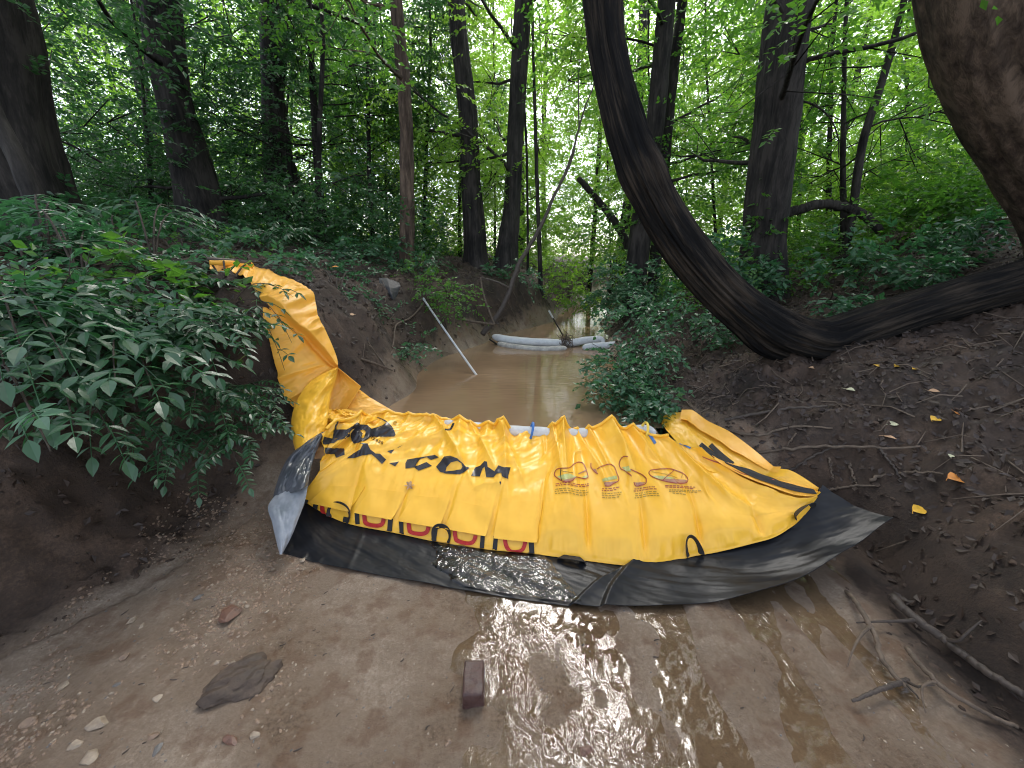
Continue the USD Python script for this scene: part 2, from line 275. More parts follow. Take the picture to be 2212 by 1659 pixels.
INKR = plain('red_print', (.30, .045, .03), .4, .5, .2, 40)
INKG = plain('green_print', (.42, .44, .16), .4, .5, .2, 60)
INKB = plain('brown_print', (.36, .17, .10), .4, .5, .2, 60)
INKT = plain('fine_print', (.33, .20, .02), .4, .5, .2, 60)
WEB = plain('black_webbing', (.014, .013, .013), .6, .4, .3, 90, .3)
REDW = plain('red_webbing', (.42, .022, .018), .55, .4, .25, 60, .2)
BLUE = plain('blue_tag', (.03, .14, .42), .4, .5, .2, 30)
rng = np.random.default_rng(7)

K = np.arange(11.0)
HEM = np.array([(661,1086,.09),(755,1132,.045),(853,1151,.04),(953,1172,.035),(1053,1187,.035),(1157,1197,.035),(1272,1212,.035),(1396,1224,.035),(1518,1198,.07),(1650,1168,.16),(1764,1084,.27)], float)
LIP = np.array([(698,940,.50),(835,893,.47),(950,908,.42),(1045,924,.41),(1125,929,.41),(1192,929,.41),(1254,931,.41),(1345,931,.41),(1454,952,.40),(1570,1006,.36),(1767,1063,.285)], float)
hemW = PchipInterpolator(K, at_z(HEM[:, 0], HEM[:, 1], HEM[:, 2])); lipW = PchipInterpolator(K, at_z(LIP[:, 0], LIP[:, 1], LIP[:, 2]))
NU, NV = 480, 150
U = np.linspace(0, 10, NU)[:, None] * np.ones((1, NV)); V = np.linspace(0, 1, NV)[None] * np.ones((NU, 1))
P0 = hemW(U[:, 0])[:, None] * (1 - V)[..., None] + lipW(U[:, 0])[:, None] * V[..., None]
N0 = grid_normals(P0)
if N0[..., 2].mean() < 0: N0 = -N0
def fb(a, b, s, o=4): return meshkit.fbm(np.stack([a, b, a * 0 + s], -1), o) - .5
left = 1 - sstep(U, .8, 3.2)
right = sstep(U, 8.2, 10)
disp = .075 * np.sin(np.pi * V ** .75) * (1 - .75 * right)                                            # the water inside pushes it out
cham = np.abs(np.sin(np.pi * U)) ** .5
disp += (.006 + .036 * sstep(U, 4.6, 5.4)) * (cham - .3) * np.exp(-((V - .16) / .17) ** 2) * sstep(V, .015, .13) * (1 - .5 * right)
disp -= .010 * np.exp(-((U - np.round(U)) / .05) ** 2) * sstep(V, .03, .1) * (1 - sstep(V, .35, .75))     # stitched seams
def ridge(u0, slope, w, amp, p=1.3, v0=0., asym=1.6):
    c = u0 + slope * (1 - V); x = (U - c) / (w * (1 + .8 * (1 - V)))
    return amp * np.exp(-np.abs(np.where(x > 0, x * asym, x)) ** 1.25) * np.clip((V - v0) / (1 - v0), 0, 1) ** p
lift = ridge(2.45, .9, .20, .065) + ridge(3.1, .8, .30, .045) + ridge(3.52, 1.0, .17, .09) + ridge(5.38, .35, .24, .115, .95) + ridge(6.72, .55, .24, .13, .85) + ridge(.55, 1.0, .16, .05) + ridge(.2, 1.4, .13, .05)
lift -= ridge(4.6, .4, .5, .02) + ridge(6.1, .3, .3, .02) + ridge(2.9, .8, .14, .03)
disp += ridge(5.9, 1.0, .10, .05, .9, .2) + ridge(6.2, .75, .07, .05, .9, .15) + ridge(5.0, .9, .08, .035, .9, .2) + ridge(7.2, 1.1, .10, .055, .7, .2) + ridge(7.9, 1.6, .12, .055, .5, .25) + ridge(8.6, 1.7, .12, .055, .4, .1) + ridge(9.2, 1.5, .1, .045, .4) + ridge(2.7, 2.2, .10, .045, .8, .35) + ridge(3.4, 2.0, .08, .04, .8, .4) + ridge(1.9, 2.4, .09, .05, .8, .35)
disp += .03 * sstep(V, .5, 1) * fb(U * 2.6, V * 1.0 + U * .3, 2, 3) * 2                                # gathers under the hem
disp += .034 * sstep(V, .3, .75) * (1 - sstep(U, 4, 6)) * 2 * fb(U * .9 + V * .8, V * 8 - U * 1.6, 5, 3)  # long drag folds that fan out from the left
disp += .045 * left * sstep(V, .42, .8) * 2 * fb(U * 3.2 - V * 3, V * 6 - U * 1.5, 9, 3)
disp += .030 * left * sstep(V, .4, .8) * (1 - 2 * np.abs(2 * fb(U * 3 + 3, V * 5 - U * 2 + 1, 12, 2)))
disp += .004 * 2 * fb(U * 5, V * 4, 4) + .012 * sstep(V, .25, .5) * np.clip(.10 - np.abs(fb(U * 1.6 + V * .8, V * 2.2 - U * .35, 14, 3)), 0, 1) / .10 + .014 * right * 2 * fb(U * 2.2 + V * 2, V * 4, 6)
puck = np.exp(-((V - .05) / .045) ** 2) * sstep(V, 0.0, .03)                                            # short puckers just above the hem
disp += .011 * puck * 2 * fb(U * 9, V * 2, 7, 3) * sstep(U, 4.6, 5.2)
edge = sstep(V, 0, .03)
PW = P0 + N0 * (disp * edge)[..., None] + np.array([0, -.25, 1.0]) * lift[..., None]
NW = grid_normals(PW)
if NW[..., 2].mean() < 0: NW = -NW
_gu, _gv = np.linspace(0, 10, NU), np.linspace(0, 1, NV)
_iP, _iN = RegularGridInterpolator((_gu, _gv), PW), RegularGridInterpolator((_gu, _gv), NW)
def S(u, v, off=0.):
    q = np.stack([np.clip(u, 0, 10), np.clip(v, 0, 1)], -1)
    return _iP(q) + norm(_iN(q)) * np.asarray(off)[..., None]
_px, _py = project(PW)
_inv = LinearNDInterpolator(np.stack([_px[::2, ::2].ravel(), _py[::2, ::2].ravel()], 1), np.stack([U[::2, ::2].ravel(), V[::2, ::2].ravel()], 1))
def on_wall(pts, off=.003):
    pts = np.asarray(pts, float); uv = _inv(pts)
    bad = ~np.isfinite(uv[:, 0])
    if bad.any():
        d = (pts[bad, None, 0] - _px.ravel()[None, ::7]) ** 2 + (pts[bad, None, 1] - _py.ravel()[None, ::7]) ** 2
        k = d.argmin(1); uv[bad] = np.stack([U.ravel()[::7][k], V.ravel()[::7][k]], 1)
    return S(uv[:, 0], uv[:, 1], off)

barrier = thing('water_barrier', 'yellow vinyl flood barrier with black apron lying across the muddy creek', 'flood barrier')
B = barrier
obj('wall_panel', sheet(PW, .004, (0, -1, 1)), YEL, B, smooth=60)

# hem along the top lip
hemp = PW[3:int(NU * .79), -1] + np.array([0, .0, .006])
obj('top_hem', tube(hemp[::3] + .003 * (rng.random((len(hemp[::3]), 3)) - .5), .011, 7), YEL, B, smooth=True)

def flat(poly, mat, name, label=None, off=.003, size=3.0, parent=None, holes=(), fn=on_wall):
    """a printed or sewn flat shape, given as a polygon in picture pixels, laid onto the cloth"""
    pg = Polygon(poly, holes).buffer(0)
    vs, fs, n = [], [], 0
    for g in getattr(pg, 'geoms', [pg]):
        v, f = trimesh.creation.triangulate_polygon(g, engine='earcut')
        v = np.c_[v, np.zeros(len(v))]; v, f = trimesh.remesh.subdivide_to_size(v, f, size, max_iter=14)[:2]
        vs.append(v[:, :2]); fs.append(f + n); n += len(v)
    p = np.vstack(vs); f = np.vstack(fs)
    return obj(name, (fn(p, off), f), mat, parent or B, smooth=True, label=label)
def ribbon_px(line, w, mat, name, off=.004, label=None, fn=on_wall, n=40, thick=.002, wend=None):
    """a webbing strip sewn along a line of picture pixels"""
    l = smooth_path(np.asarray(line, float), n); t = norm(np.gradient(l, axis=0)); nn = np.stack([-t[:, 1], t[:, 0]], 1)
    ww = np.linspace(w, wend or w, n)[:, None, None]
    g = l[:, None] + nn[:, None] * np.linspace(-.5, .5, 5)[None, :, None] * ww
    Pp = fn(g.reshape(-1, 2), off).reshape(n, 5, 3)
    return obj(name, sheet(Pp, thick, (0, -1, 1)), mat, B, smooth=45, label=label)
z1 = lambda L: [(658.3 + x * .2182, 855.8 + y * .2182) for x, y in L]
z2 = lambda L: [(1179.5 + x * .17361, 960.1 + y * .17361) for x, y in L]
z7 = lambda L: [(630.9 + x * .19841, 1042.4 + y * .19841) for x, y in L]
c2 = lambda L: [(548.6 + x * .3224, 877.8 + y * .3224) for x, y in L]
c3 = lambda L: [(1097.2 + x * .3968, 822.9 + y * .3968) for x, y in L]
# lettering
flat(z1([(998,720),(996,670),(1015,630),(1290,583),(1330,608),(1252,634),(1208,606),(1150,622),(1110,668),(1098,690),(1110,694),(1205,654),(1262,692),(1128,740),(1085,706)]), INK, 'printed_letter', 'black printed letter C')
flat(z1([(1302,700),(1345,650),(1380,600),(1440,592),(1510,615),(1560,660),(1595,700),(1632,710),(1580,755),(1530,775),(1400,768),(1340,750)]), INK, 'printed_letter', 'black printed letter O', holes=[z1([(1395,745),(1405,705),(1450,655),(1510,640),(1550,665),(1560,700),(1545,725),(1470,740)])])
flat(z1([(1645,792),(1685,710),(1740,690),(1780,645),(1805,650),(1812,700),(1880,745),(1915,685),(1970,705),(2036,706),(2012,790),(2012,822),(1950,795),(1945,760),(1900,770),(1870,805),(1797,803),(1782,700),(1760,720),(1735,797)]), INK, 'printed_letter', 'black printed letter M')
flat(z1([(835,665),(935,650),(895,697)]), INK, 'printed_letter', 'black printed dot before the letters')
for pg in ([(410,618),(550,525),(575,480),(545,465),(620,470),(650,530),(700,568),(745,572),(808,630),(765,675),(700,610),(660,575),(560,590),(500,612)], [(815,545),(888,527),(855,572)], [(915,510),(970,485),(930,510)], [(105,505),(390,520),(395,580),(310,612),(295,575),(150,570)],
           [(150,470),(190,400),(300,430),(445,365),(455,400),(320,440),(290,465),(200,482)], [(1925,850),(1942,843),(1940,880)]):
    flat(z1(pg), INK, 'printed_letter', 'creased piece of black printed lettering')
flat(z1([(455,375),(500,310),(560,280),(620,290),(660,325),(770,290),(810,262),(770,236),(715,214),(718,207),(775,226),(830,265),(870,310),(900,380),(885,402),(740,405),(660,400),(600,440),(490,472),(465,440)]), INK, 'printed_emblem', 'black printed oval emblem in the creases', holes=[z1([(545,345),(580,332),(605,350),(582,415),(556,410),(575,372)])])
flat(z1([(272,425),(290,310),(335,195),(385,195),(392,205),(345,222),(318,265),(312,330),(420,330),(520,262),(555,280),(470,330),(400,395),(285,428)]), INK, 'printed_emblem', 'black printed curve in the creased corner')
tm = meshkit.text_mesh('T2625', 26, .01, True); tv = np.array(tm.vertices); tv, tf = trimesh.remesh.subdivide_to_size(tv, np.array(tm.faces), 12)[:2]
ca, sa = math.cos(.47), math.sin(.47)
obj('printed_number', (on_wall(np.array(z1(np.stack([640 + tv[:, 0] * ca * 1.3 + tv[:, 1] * sa, 415 + tv[:, 0] * sa * 1.3 - tv[:, 1] * ca], 1))), .003), tf), INK, B)
th = np.linspace(0, 2 * np.pi, 25)
flat(z1(np.stack([893 + 20 * np.cos(th), 268 + 18 * np.sin(th)], 1)), INKT, 'printed_mark', holes=[z1(np.stack([893 + 15 * np.cos(th), 268 + 13 * np.sin(th)], 1))], size=2)
tm = meshkit.text_mesh('R', 18, .01); flat  # the mark's letter
obj('printed_mark', (on_wall(np.array(z1(np.stack([886 + np.array(tm.vertices)[:, 0], 277 - np.array(tm.vertices)[:, 1]], 1))), .003), np.array(tm.faces)), INKT, B)
ribbon_px(z1([(1390,333),(1435,330),(1460,300),(1475,268)]), 4, WEB, 'printed_mark', .003)
# pictograms
def ring(line, w=1.9, mat=INKR, name='pictogram_outline'): ribbon_px(z2(line), w, mat, name, .0035, thick=.0006, n=60)
ring([(105,385),(120,330),(170,300),(280,295),(330,260),(400,222),(450,230),(490,290),(510,350),(525,410),(480,428),(380,410),(320,455),(250,468),(200,455),(150,425),(105,385)])
ring([(560,235),(558,270),(585,320),(650,370)]); ring([(635,310),(720,265),(790,250),(850,280),(880,360),(905,430),(895,460),(840,490),(780,522),(735,520)])
ring([(1020,155),(980,150),(930,190),(912,250),(930,300),(1000,340),(1060,400)]); ring([(1050,310),(1130,350),(1200,385),(1245,440),(1240,480),(1190,510),(1120,522),(1095,470)])
ring([(1275,360),(1300,325),(1400,310),(1520,305),(1640,335),(1740,390),(1765,440),(1745,475),(1680,490),(1560,475),(1400,435),(1300,390),(1275,360)])
ring([(1590,325),(1460,440)], 1.6); ring([(1310,345),(1500,375),(1630,420)], .8, INKT); ring([(1698,370),(1680,420)], .9, INKT)
ring([(190,300),(185,350),(200,455)], 1.6, INK); ring([(190,330),(260,345),(330,350)], .8, INK); ring([(400,370),(500,325)], 2.5, INKB)
for pg, m in (([(140,400),(220,375),(290,362),(340,385),(380,408),(320,425),(230,440),(180,430)], INKG), ([(440,410),(515,380),(520,408),(480,425)], INKG), ([(215,450),(300,415),(370,405),(380,415),(320,455),(250,468)], INKB), ([(700,430),(800,405),(880,390),(885,430),(820,440),(710,465)], INKG), ([(720,475),(890,460),(820,505),(740,524)], INKB),
              ([(945,285),(1030,270),(1060,340),(990,330)], INKG), ([(1105,475),(1235,472),(1190,510),(1125,524)], INKB), ([(1310,395),(1400,390),(1550,410),(1620,425),(1480,430),(1400,437)], INKG), ([(1410,440),(1500,431),(1620,434),(1750,445),(1745,475),(1680,490),(1560,475)], INKB), ([(585,300),(620,310),(645,360),(610,345)], INKB)):
    flat(z2(pg), m, 'pictogram_fill', off=.0025, size=2)
def fine_text(x0, x1, ys, slope, mat, wave=8):
    vs, fs, n = [], [], 0
    for y in ys:
        x = x0 + rng.uniform(0, 12)
        while x < x1 - 20:
            w = rng.uniform(14, 46)
            q = np.array([(x, y), (x + w, y), (x + w, y + 11), (x, y + 11)]); q[:, 1] += slope * (q[:, 0] - x0) + wave * np.sin(q[:, 0] / 55)
            vs.append(on_wall(np.array(z2(q)), .003)); fs.append(np.array([(0, 1, 2), (0, 2, 3)]) + n); n += 4; x += w + rng.uniform(8, 14)
    obj('fine_print', (np.vstack(vs), np.vstack(fs)), mat, B, kind='stuff')
fine_text(115, 540, (480, 503), .02, INKR, 12); fine_text(110, 525, (545, 572, 600), .05, INKT, 12)
fine_text(690, 900, (545, 568), -.05, INKR); fine_text(690, 940, (600, 628, 655), .0, INKT)
fine_text(1090, 1370, (545, 570), -.06, INKR); fine_text(1100, 1400, (605, 630, 655), -.07, INKT)
fine_text(1480, 1850, (505, 523), .06, INKR, 3); fine_text(1530, 1910, (562, 580), .03, INKT, 3); fine_text(1570, 1760, (602,), .1, INKT, 3)

# pocket flaps, each over a red handle
flaps = [z7([(200,200),(625,320),(800,45),(375,40)]), z7([(690,330),(1092,408),(1245,115),(855,62)]), z7([(1172,425),(1607,495),(1722,180),(1312,140)]), z7([(1682,508),(2107,585),(2192,290),(1792,200)]), [(1067.7,1163),(1158,1172.8),(1174,1084),(1080.6,1084)]]
for bl, br, tr, tl in [np.array(f) for f in flaps]:
    s, t = np.meshgrid(np.linspace(0, 1, 28), np.linspace(0, 1, 28), indexing='ij')
    g = (bl * (1 - s)[..., None] + br * s[..., None]) * (1 - t)[..., None] + (tl * (1 - s)[..., None] + tr * s[..., None]) * t[..., None]
    off = .004 + .014 * (1 - t) ** 2 + .003 * np.sin(s * 3 + t * 5)
    Pp = on_wall(g.reshape(-1, 2), off.ravel()).reshape(28, 28, 3)
    obj('pocket_flap', sheet(Pp, .003, (0, -1, 1)), YEL, B, smooth=45)
for h in (z7([(335,235),(338,300),(352,345),(400,352)]), z7([(792,345),(800,425),(850,458),(930,468),(985,450),(1000,385)]), z7([(1275,440),(1285,525),(1330,550),(1410,558),(1465,542),(1488,480)]), z7([(1775,525),(1788,615),(1840,645),(1920,660),(1970,645),(1998,575)]), c2([(1683,890),(1700,950),(1735,975),(1775,972),(1805,950),(1818,900)])):
    ribbon_px(h, 8.4, REDW, 'red_handle', .007, thick=.003)
for h, w in ((z7([(268,215),(248,315)]), 10), (z7([(592,375),(572,475)]), 10), (z7([(708,325),(718,450)]), 9), (z7([(1076,395),(1062,548)]), 10), (z7([(1190,415),(1197,568)]), 8.5), (z7([(1564,485),(1545,630)]), 10), (z7([(2078,575),(2068,715)]), 9), (c2([(1622,870),(1614,965)]), 9.5), (c2([(1858,905),(1863,990)]), 11), (z7([(150,180),(120,280)]), 13)):
    ribbon_px(h, w, WEB, 'black_strap', .006, thick=.003, n=8)
# black carrying loops standing on the hem
def carry_loop(p0, p1, height, lean=(0, 0, 1), width=.035, bulge=.6, label=None):
    a, b = on_wall(np.array([p0, p1]), .002)
    up = norm(np.array(lean, float)); x = b - a; th = np.linspace(0, np.pi, 26)
    pts = (a + b) / 2 - np.cos(th)[:, None] * x / 2 * (1 + bulge * np.sin(th)[:, None]) + np.sin(th)[:, None] * up * height
    rad_ = norm(pts - (a + b) / 2); wd = norm(norm(np.cross(x, up)) * .55 + rad_ * .85)
    g = pts[:, None] + wd[:, None] * np.linspace(-.5, .5, 4)[None, :, None] * width
    obj('carry_loop', sheet(g, .003), WEB, B, smooth=45, label=label)
carry_loop(z7([(410,395)])[0], z7([(585,440)])[0], .085, (.25, .35, .9), .055)
carry_loop(z7([(1560,640)])[0], z7([(1690,655)])[0], .085, (0, .4, .9), .032, 1.0)
carry_loop(c3([(290,960)])[0], c3([(400,985)])[0], .03, (.2, -.5, .5), .04)
carry_loop(c3([(985,955)])[0], c3([(1055,948)])[0], .11, (-.3, .15, .95), .03, .1)
carry_loop(c3([(1570,745)])[0], c3([(1660,690)])[0], .07, (-.5, -.4, .7), .04)

# apron
AO = np.array([(607,1196,.02),(677,1213,.02),(806,1239,.02),(919,1258,.02),(1064,1284,.02),(1180,1302,.02),(1290,1313,.025),(1407,1309,.035),(1573,1293,.06),(1732,1243,.13),(1851,1172,.22),(1930,1117,.31)], float)
AI = np.array([(661,1084,.085),(705,1115,.05),(800,1138,.035),(900,1158,.03),(1000,1179,.03),(1100,1192,.03),(1220,1204,.03),(1340,1218,.03),(1480,1206,.05),(1620,1172,.13),(1740,1110,.24),(1790,1053,.33)], float)
ko = np.linspace(0, 1, 12); ua = np.linspace(0, 1, 420)
OW, IW = PchipInterpolator(ko, at_z(*AO.T))(ua), PchipInterpolator(ko, at_z(*AI.T))(ua)
IW = IW + norm(IW - OW) * .03
def pleat(x, a): return a * sstep(x, -.006, .004) * np.exp(-np.clip(x, 0, 1) / .045)
nva = 70; UA = ua[:, None] * np.ones((1, nva)); VA = np.linspace(0, 1, nva)[None] * np.ones((420, 1))
PA = OW[:, None] * (1 - VA)[..., None] + IW[:, None] * VA[..., None]
PA[..., 2] += .008 * np.sin(np.pi * VA) * 2 * (fb(UA * 14, VA * 2 + UA * 4, 21) + .15) + .004 * 2 * fb(UA * 26 + VA * 6, VA * 3, 23) + pleat(UA - (.50 + .17 * VA), .024) + pleat(UA - (.555 + .11 * VA), .016)
PA[..., 2] += .003 * np.exp(-((UA - (.145 + .03 * VA)) / .004) ** 2) - .035 * np.sin(np.pi * VA) * sstep(UA, .62, .9)
PA[..., 2] += .016 * sstep(UA, .6, .75) * (1 - VA) * np.sin(UA * 60 + VA * 2) * .5
PA[..., 2] = np.maximum(PA[..., 2], T(PA[..., 0], PA[..., 1]) + .006)
obj('apron', sheet(PA, .003, (0, 0, 1)), BLK, B, smooth=60)

# the silver underside of the apron, folded up at the left corner
def loft_px(Lc, Rc, n=80, m=40, lin=False, dL=None, dR=None, bulge=0.05, wr=.008, freq=(6, 3), seed=1, prof=None, toward=None):
    L, R = np.asarray(Lc, float), np.asarray(Rc, float)
    l, r = smooth_path(at_d(L[:, 0], L[:, 1], L[:, 2]), n), smooth_path(at_d(R[:, 0], R[:, 1], R[:, 2]), n)
    if lin: l, r = [np.stack([np.interp(np.linspace(0, len(q) - 1, n), np.arange(len(q)), at_d(q[:, 0], q[:, 1], q[:, 2])[:, a]) for a in range(3)], 1) for q in (L, R)]
    c = np.linspace(0, 1, m)[None]; s = np.linspace(0, 1, n)[:, None]
    Pq = l[:, None] * (1 - c)[..., None] + r[:, None] * c[..., None]
    tow = norm(CAMP - Pq.mean((0, 1))) if toward is None else norm(np.asarray(toward, float))
    h = bulge * np.sin(np.pi * c) ** .8 + wr * 2 * (meshkit.fbm(np.stack([s * freq[0] + c * 2, c * freq[1] - s * 1.5, s * 0 + c * 0 + seed], -1), 4) - .5) * np.minimum(1, np.minimum(c, 1 - c) * 8 + .15)
    if prof is not None: h = h + prof(s + 0 * c, c + 0 * s)
    return Pq + tow * h[..., None]
G = loft_px([(606,1197,1.99),(590,1130,2.06),(583,1088,2.14),(602,1066,2.2)], [(609,1195,1.99),(636,1140,2.05),(656,1088,2.13),(664,1046,2.2)], bulge=.03, wr=.022, freq=(2, 1.5), seed=5)
obj('apron_corner', sheet(G, .004), SIL, B, smooth=50, label='silver grey underside of the apron folded up')
G = loft_px([(590,1080,2.2),(604,1030,2.26),(620,995,2.32),(655,960,2.40),(694,936,2.45)], [(664,1050,2.17),(669,1020,2.24),(677,990,2.32),(690,955,2.4),(699,934,2.45)], bulge=.05, wr=.06, freq=(3, 2.5), seed=8)
obj('apron_corner', sheet(G, .004), SIL2, B, smooth=50, label='glossy dark grey roll of the folded apron corner')

# the part that runs up the left bank
ST_L = np.array([(453,580),(500,591),(533,603),(551,628),(566,655),(569,690),(583,738),(596,787),(606,835),(620,865),(640,884)], float)
ST_R = np.array([(457,563),(541,571),(588,589),(641,611),(677,641),(686,685),(705,720),(731,785),(729,805),(712,850),(690,900)], float)
kk = np.linspace(0, 1, 11); ns, nc = 240, 80
ss, cc = np.linspace(0, 1, ns), np.linspace(0, 1, nc)
gl, gr = PchipInterpolator(kk, ST_L)(ss), PchipInterpolator(kk, ST_R)(ss)
pix = gl[:, None] * (1 - cc)[None, :, None] + gr[:, None] * cc[None, :, None]
from scipy.ndimage import gaussian_filter, zoom as _zoomg
hw = hit(pix[::6, ::4, 0], pix[::6, ::4, 1], .05); hw = np.stack([_zoomg(hw[..., a], (ns / hw.shape[0], nc / hw.shape[1]), order=1) for a in range(3)], -1)
dep = gaussian_filter((hw - CAMP)[..., 1] * CP - (hw - CAMP)[..., 2] * SP, (9, 9), mode='nearest')
Pst = at_d(pix[..., 0], pix[..., 1], dep)
sv, cv = ss[:, None] + 0 * cc[None], cc[None] + 0 * ss[:, None]
Nst = grid_normals(Pst); Nst = Nst if (Nst @ np.array([0, -1, .5])).mean() > 0 else -Nst
c0 = np.interp(sv, [.33, .40, .72, .8], [-.1, .12, .97, 1.15])
hh = .03 * np.sin(np.pi * cv) + .075 * sstep(cv, c0 - .025, c0) * np.exp(-np.clip(cv - c0, 0, 1) * 1.3) * sstep(sv, .33, .42)
hh = hh - .03 * np.exp(-((cv - c0 + .07) / .06) ** 2) * sstep(sv, .33, .42)
hh += .022 * (1 - np.abs(4 * fb(sv * 15 + cv * 1.5, cv * 1.1, 31, 3))) + .010 * 2 * fb(sv * 30 + cv * 3, cv * 1.8, 32, 3) + .010 * 2 * fb(sv * 9 - cv * 2, cv * 3, 33, 3)
hh += .012 * np.exp(-((sv - .40 + .03 * cv) / .006) ** 2) * (cv > c0) + .010 * np.exp(-((sv - .62 + .04 * cv) / .006) ** 2)
Pst = Pst + Nst * hh[..., None]
obj('bank_strip', sheet(Pst, .005), YEL_SHADE, B, smooth=50, label='amber strip running up the left bank')
# rolled dark edge at its top end
re = hit(np.array([452., 480, 510, 541]), np.array([565., 567, 569, 573]), .11)
obj('rolled_edge', tube(smooth_path(re, 20), .026, 10), YEL_SHADE, B, smooth=True)
re2 = re + np.array([0, -.012, .018])
obj('zip_strip', tube(smooth_path(re2, 20), .016, 8), plain('dark_zip', (.05, .035, .025), .5), B, smooth=True)
Bt = loft_px([(724,795,2.86),(660,834,2.72),(639,870,2.62),(630,902,2.55),(630,935,2.50),(635,962,2.46),(642,985,2.42)], [(730,799,2.86),(725,820,2.78),(714,856,2.68),(709,895,2.60),(704,925,2.52),(695,948,2.46),(660,985,2.42)], bulge=.10, wr=.05, freq=(6, 2.0), seed=9)
obj('folded_tube', sheet(Bt, .005), YEL, B, smooth=50)
Ct = loft_px([(726,797,2.92),(712,853,2.86),(706,905,2.80)], [(730,795,2.92),(779,835,2.92),(742,893,2.84)], lin=True, bulge=-.05, wr=.012, seed=11)
obj('inner_fold', sheet(Ct, .004), YEL_SHADE, B, smooth=50)
Dt = loft_px([(768,838,2.96),(750,868,2.92),(735,905,2.84)], [(779,843,2.97),(800,859,3.0),(850,888,2.99)], lin=True, bulge=.02, wr=.012, seed=13)
obj('inner_fold', sheet(Dt, .004), YEL_SHADE, B, smooth=50)
Et = loft_px([(702,884,2.70),(700,915,2.62),(694,945,2.56)], [(750,884,2.78),(790,893,2.78),(815,905,2.70)], bulge=.02, wr=.085, freq=(3, 3.5), seed=15)
obj('crumpled_fold', sheet(Et, .004), YEL, B, smooth=50)

# right end: floor flap on the bank, its hem, webbing and tags
EO = np.array([(840,205,.40),(872,178,.44),(995,170,.46),(1080,228,.45),(1200,290,.44),(1310,370,.43),(1440,478,.40),(1530,484,.37),(1692,582,.31)], float)
EI = np.array([(840,225,.39),(880,285,.385),(935,350,.38),(990,390,.375),(1080,480,.36),(1190,510,.35),(1370,550,.32),(1480,580,.30),(1680,620,.27)], float)
def c3w(A):
    q = np.array(c3(A[:, :2])); return at_z(q[:, 0], q[:, 1], A[:, 2])
kE = np.linspace(0, 1, 9); uE = np.linspace(0, 1, 160)
eo, ei = PchipInterpolator(kE, c3w(EO))(uE), PchipInterpolator(kE, c3w(EI))(uE)
cE = np.linspace(0, 1, 40)
PE = eo[:, None] * (1 - cE)[None, :, None] + ei[:, None] * cE[None, :, None]
uu, ce = uE[:, None] + 0 * cE[None], cE[None] + 0 * uE[:, None]
PE[..., 2] += .02 * 2 * fb(uu * 7, ce * 4, 41) * np.sin(np.pi * ce) - .03 * np.sin(np.pi * ce) * (1 - uu)
obj('floor_flap', sheet(PE, .004, (0, 0, 1)), YEL, B, smooth=50)
def flapfn(frac0, frac1, a, b, off):
    i0, i1 = int(a * 159), int(b * 159) + 1; f = np.linspace(frac0, frac1, 6)
    g = eo[i0:i1, None] * (1 - f)[None, :, None] + ei[i0:i1, None] * f[None, :, None] + np.array([0, -.3, 1]) * off
    return g + np.array([0, 0, 1]) * (.02 * 2 * fb(uE[i0:i1, None] * 7 + 0 * f[None], 4 * f[None] + 0 * uE[i0:i1, None], 41) * np.sin(np.pi * f)[None])[..., None]
obj('flap_hem', sheet(flapfn(-.03, .32, .2, .82, .014), .005, (0, 0, 1)), YEL_SHADE, B, smooth=50)
fe = LinearNDInterpolator(np.stack(project(PE), -1).reshape(-1, 2), PE.reshape(-1, 3)); _ex, _ey = project(PE)
def on_flap(pts, off=.004):
    pts = np.asarray(pts, float); r = fe(pts); bad = ~np.isfinite(r[:, 0])
    if bad.any(): d = (pts[bad, None, 0] - _ex.ravel()) ** 2 + (pts[bad, None, 1] - _ey.ravel()) ** 2; r[bad] = PE.reshape(-1, 3)[d.argmin(1)]
    return r + norm(CAMP - r) * .012
ribbon_px(c3([(1048,343),(1120,400),(1205,455)]), 10, WEB, 'black_webbing', fn=on_flap)
ribbon_px(c3([(1102,346),(1150,392),(1225,452)]), 10, WEB, 'black_webbing', fn=on_flap)
from scipy.ndimage import gaussian_filter1d
def edge_band(u0, u1, va, vb, mat, name, off, n=60):
    u = np.linspace(u0, u1, n)[:, None] * np.ones((1, 6)); w = np.linspace(0, 1, 6)[None]
    v0, v1 = np.interp(u, [u0, u1], va), np.interp(u, [u0, u1], vb); v = v0 * (1 - w) + v1 * w
    g = S(u.ravel(), v.ravel(), off).reshape(n, 6, 3); g = gaussian_filter1d(g, 5, axis=0, mode='nearest'); g[..., 2] += .010; g[..., 1] -= .006
    obj(name, sheet(g, .003, (0, -1, 1)), mat, B, smooth=45)
edge_band(8.7, 9.93, (1.0, 1.0), (.92, .25), YEL_SHADE, 'edge_band', .006); edge_band(8.9, 9.95, (.995, .9), (.975, .45), WEB, 'black_webbing', .012); edge_band(8.5, 9.5, (.90, .82), (.885, .80), INKR, 'red_seam', .006)
ribbon_px(c3([(762,278),(802,342)]), 6, BLUE, 'blue_tag', fn=on_wall, n=10)
ribbon_px(c3([(935,333),(995,366)]), 5, BLUE, 'blue_tag', fn=on_wall, n=10)

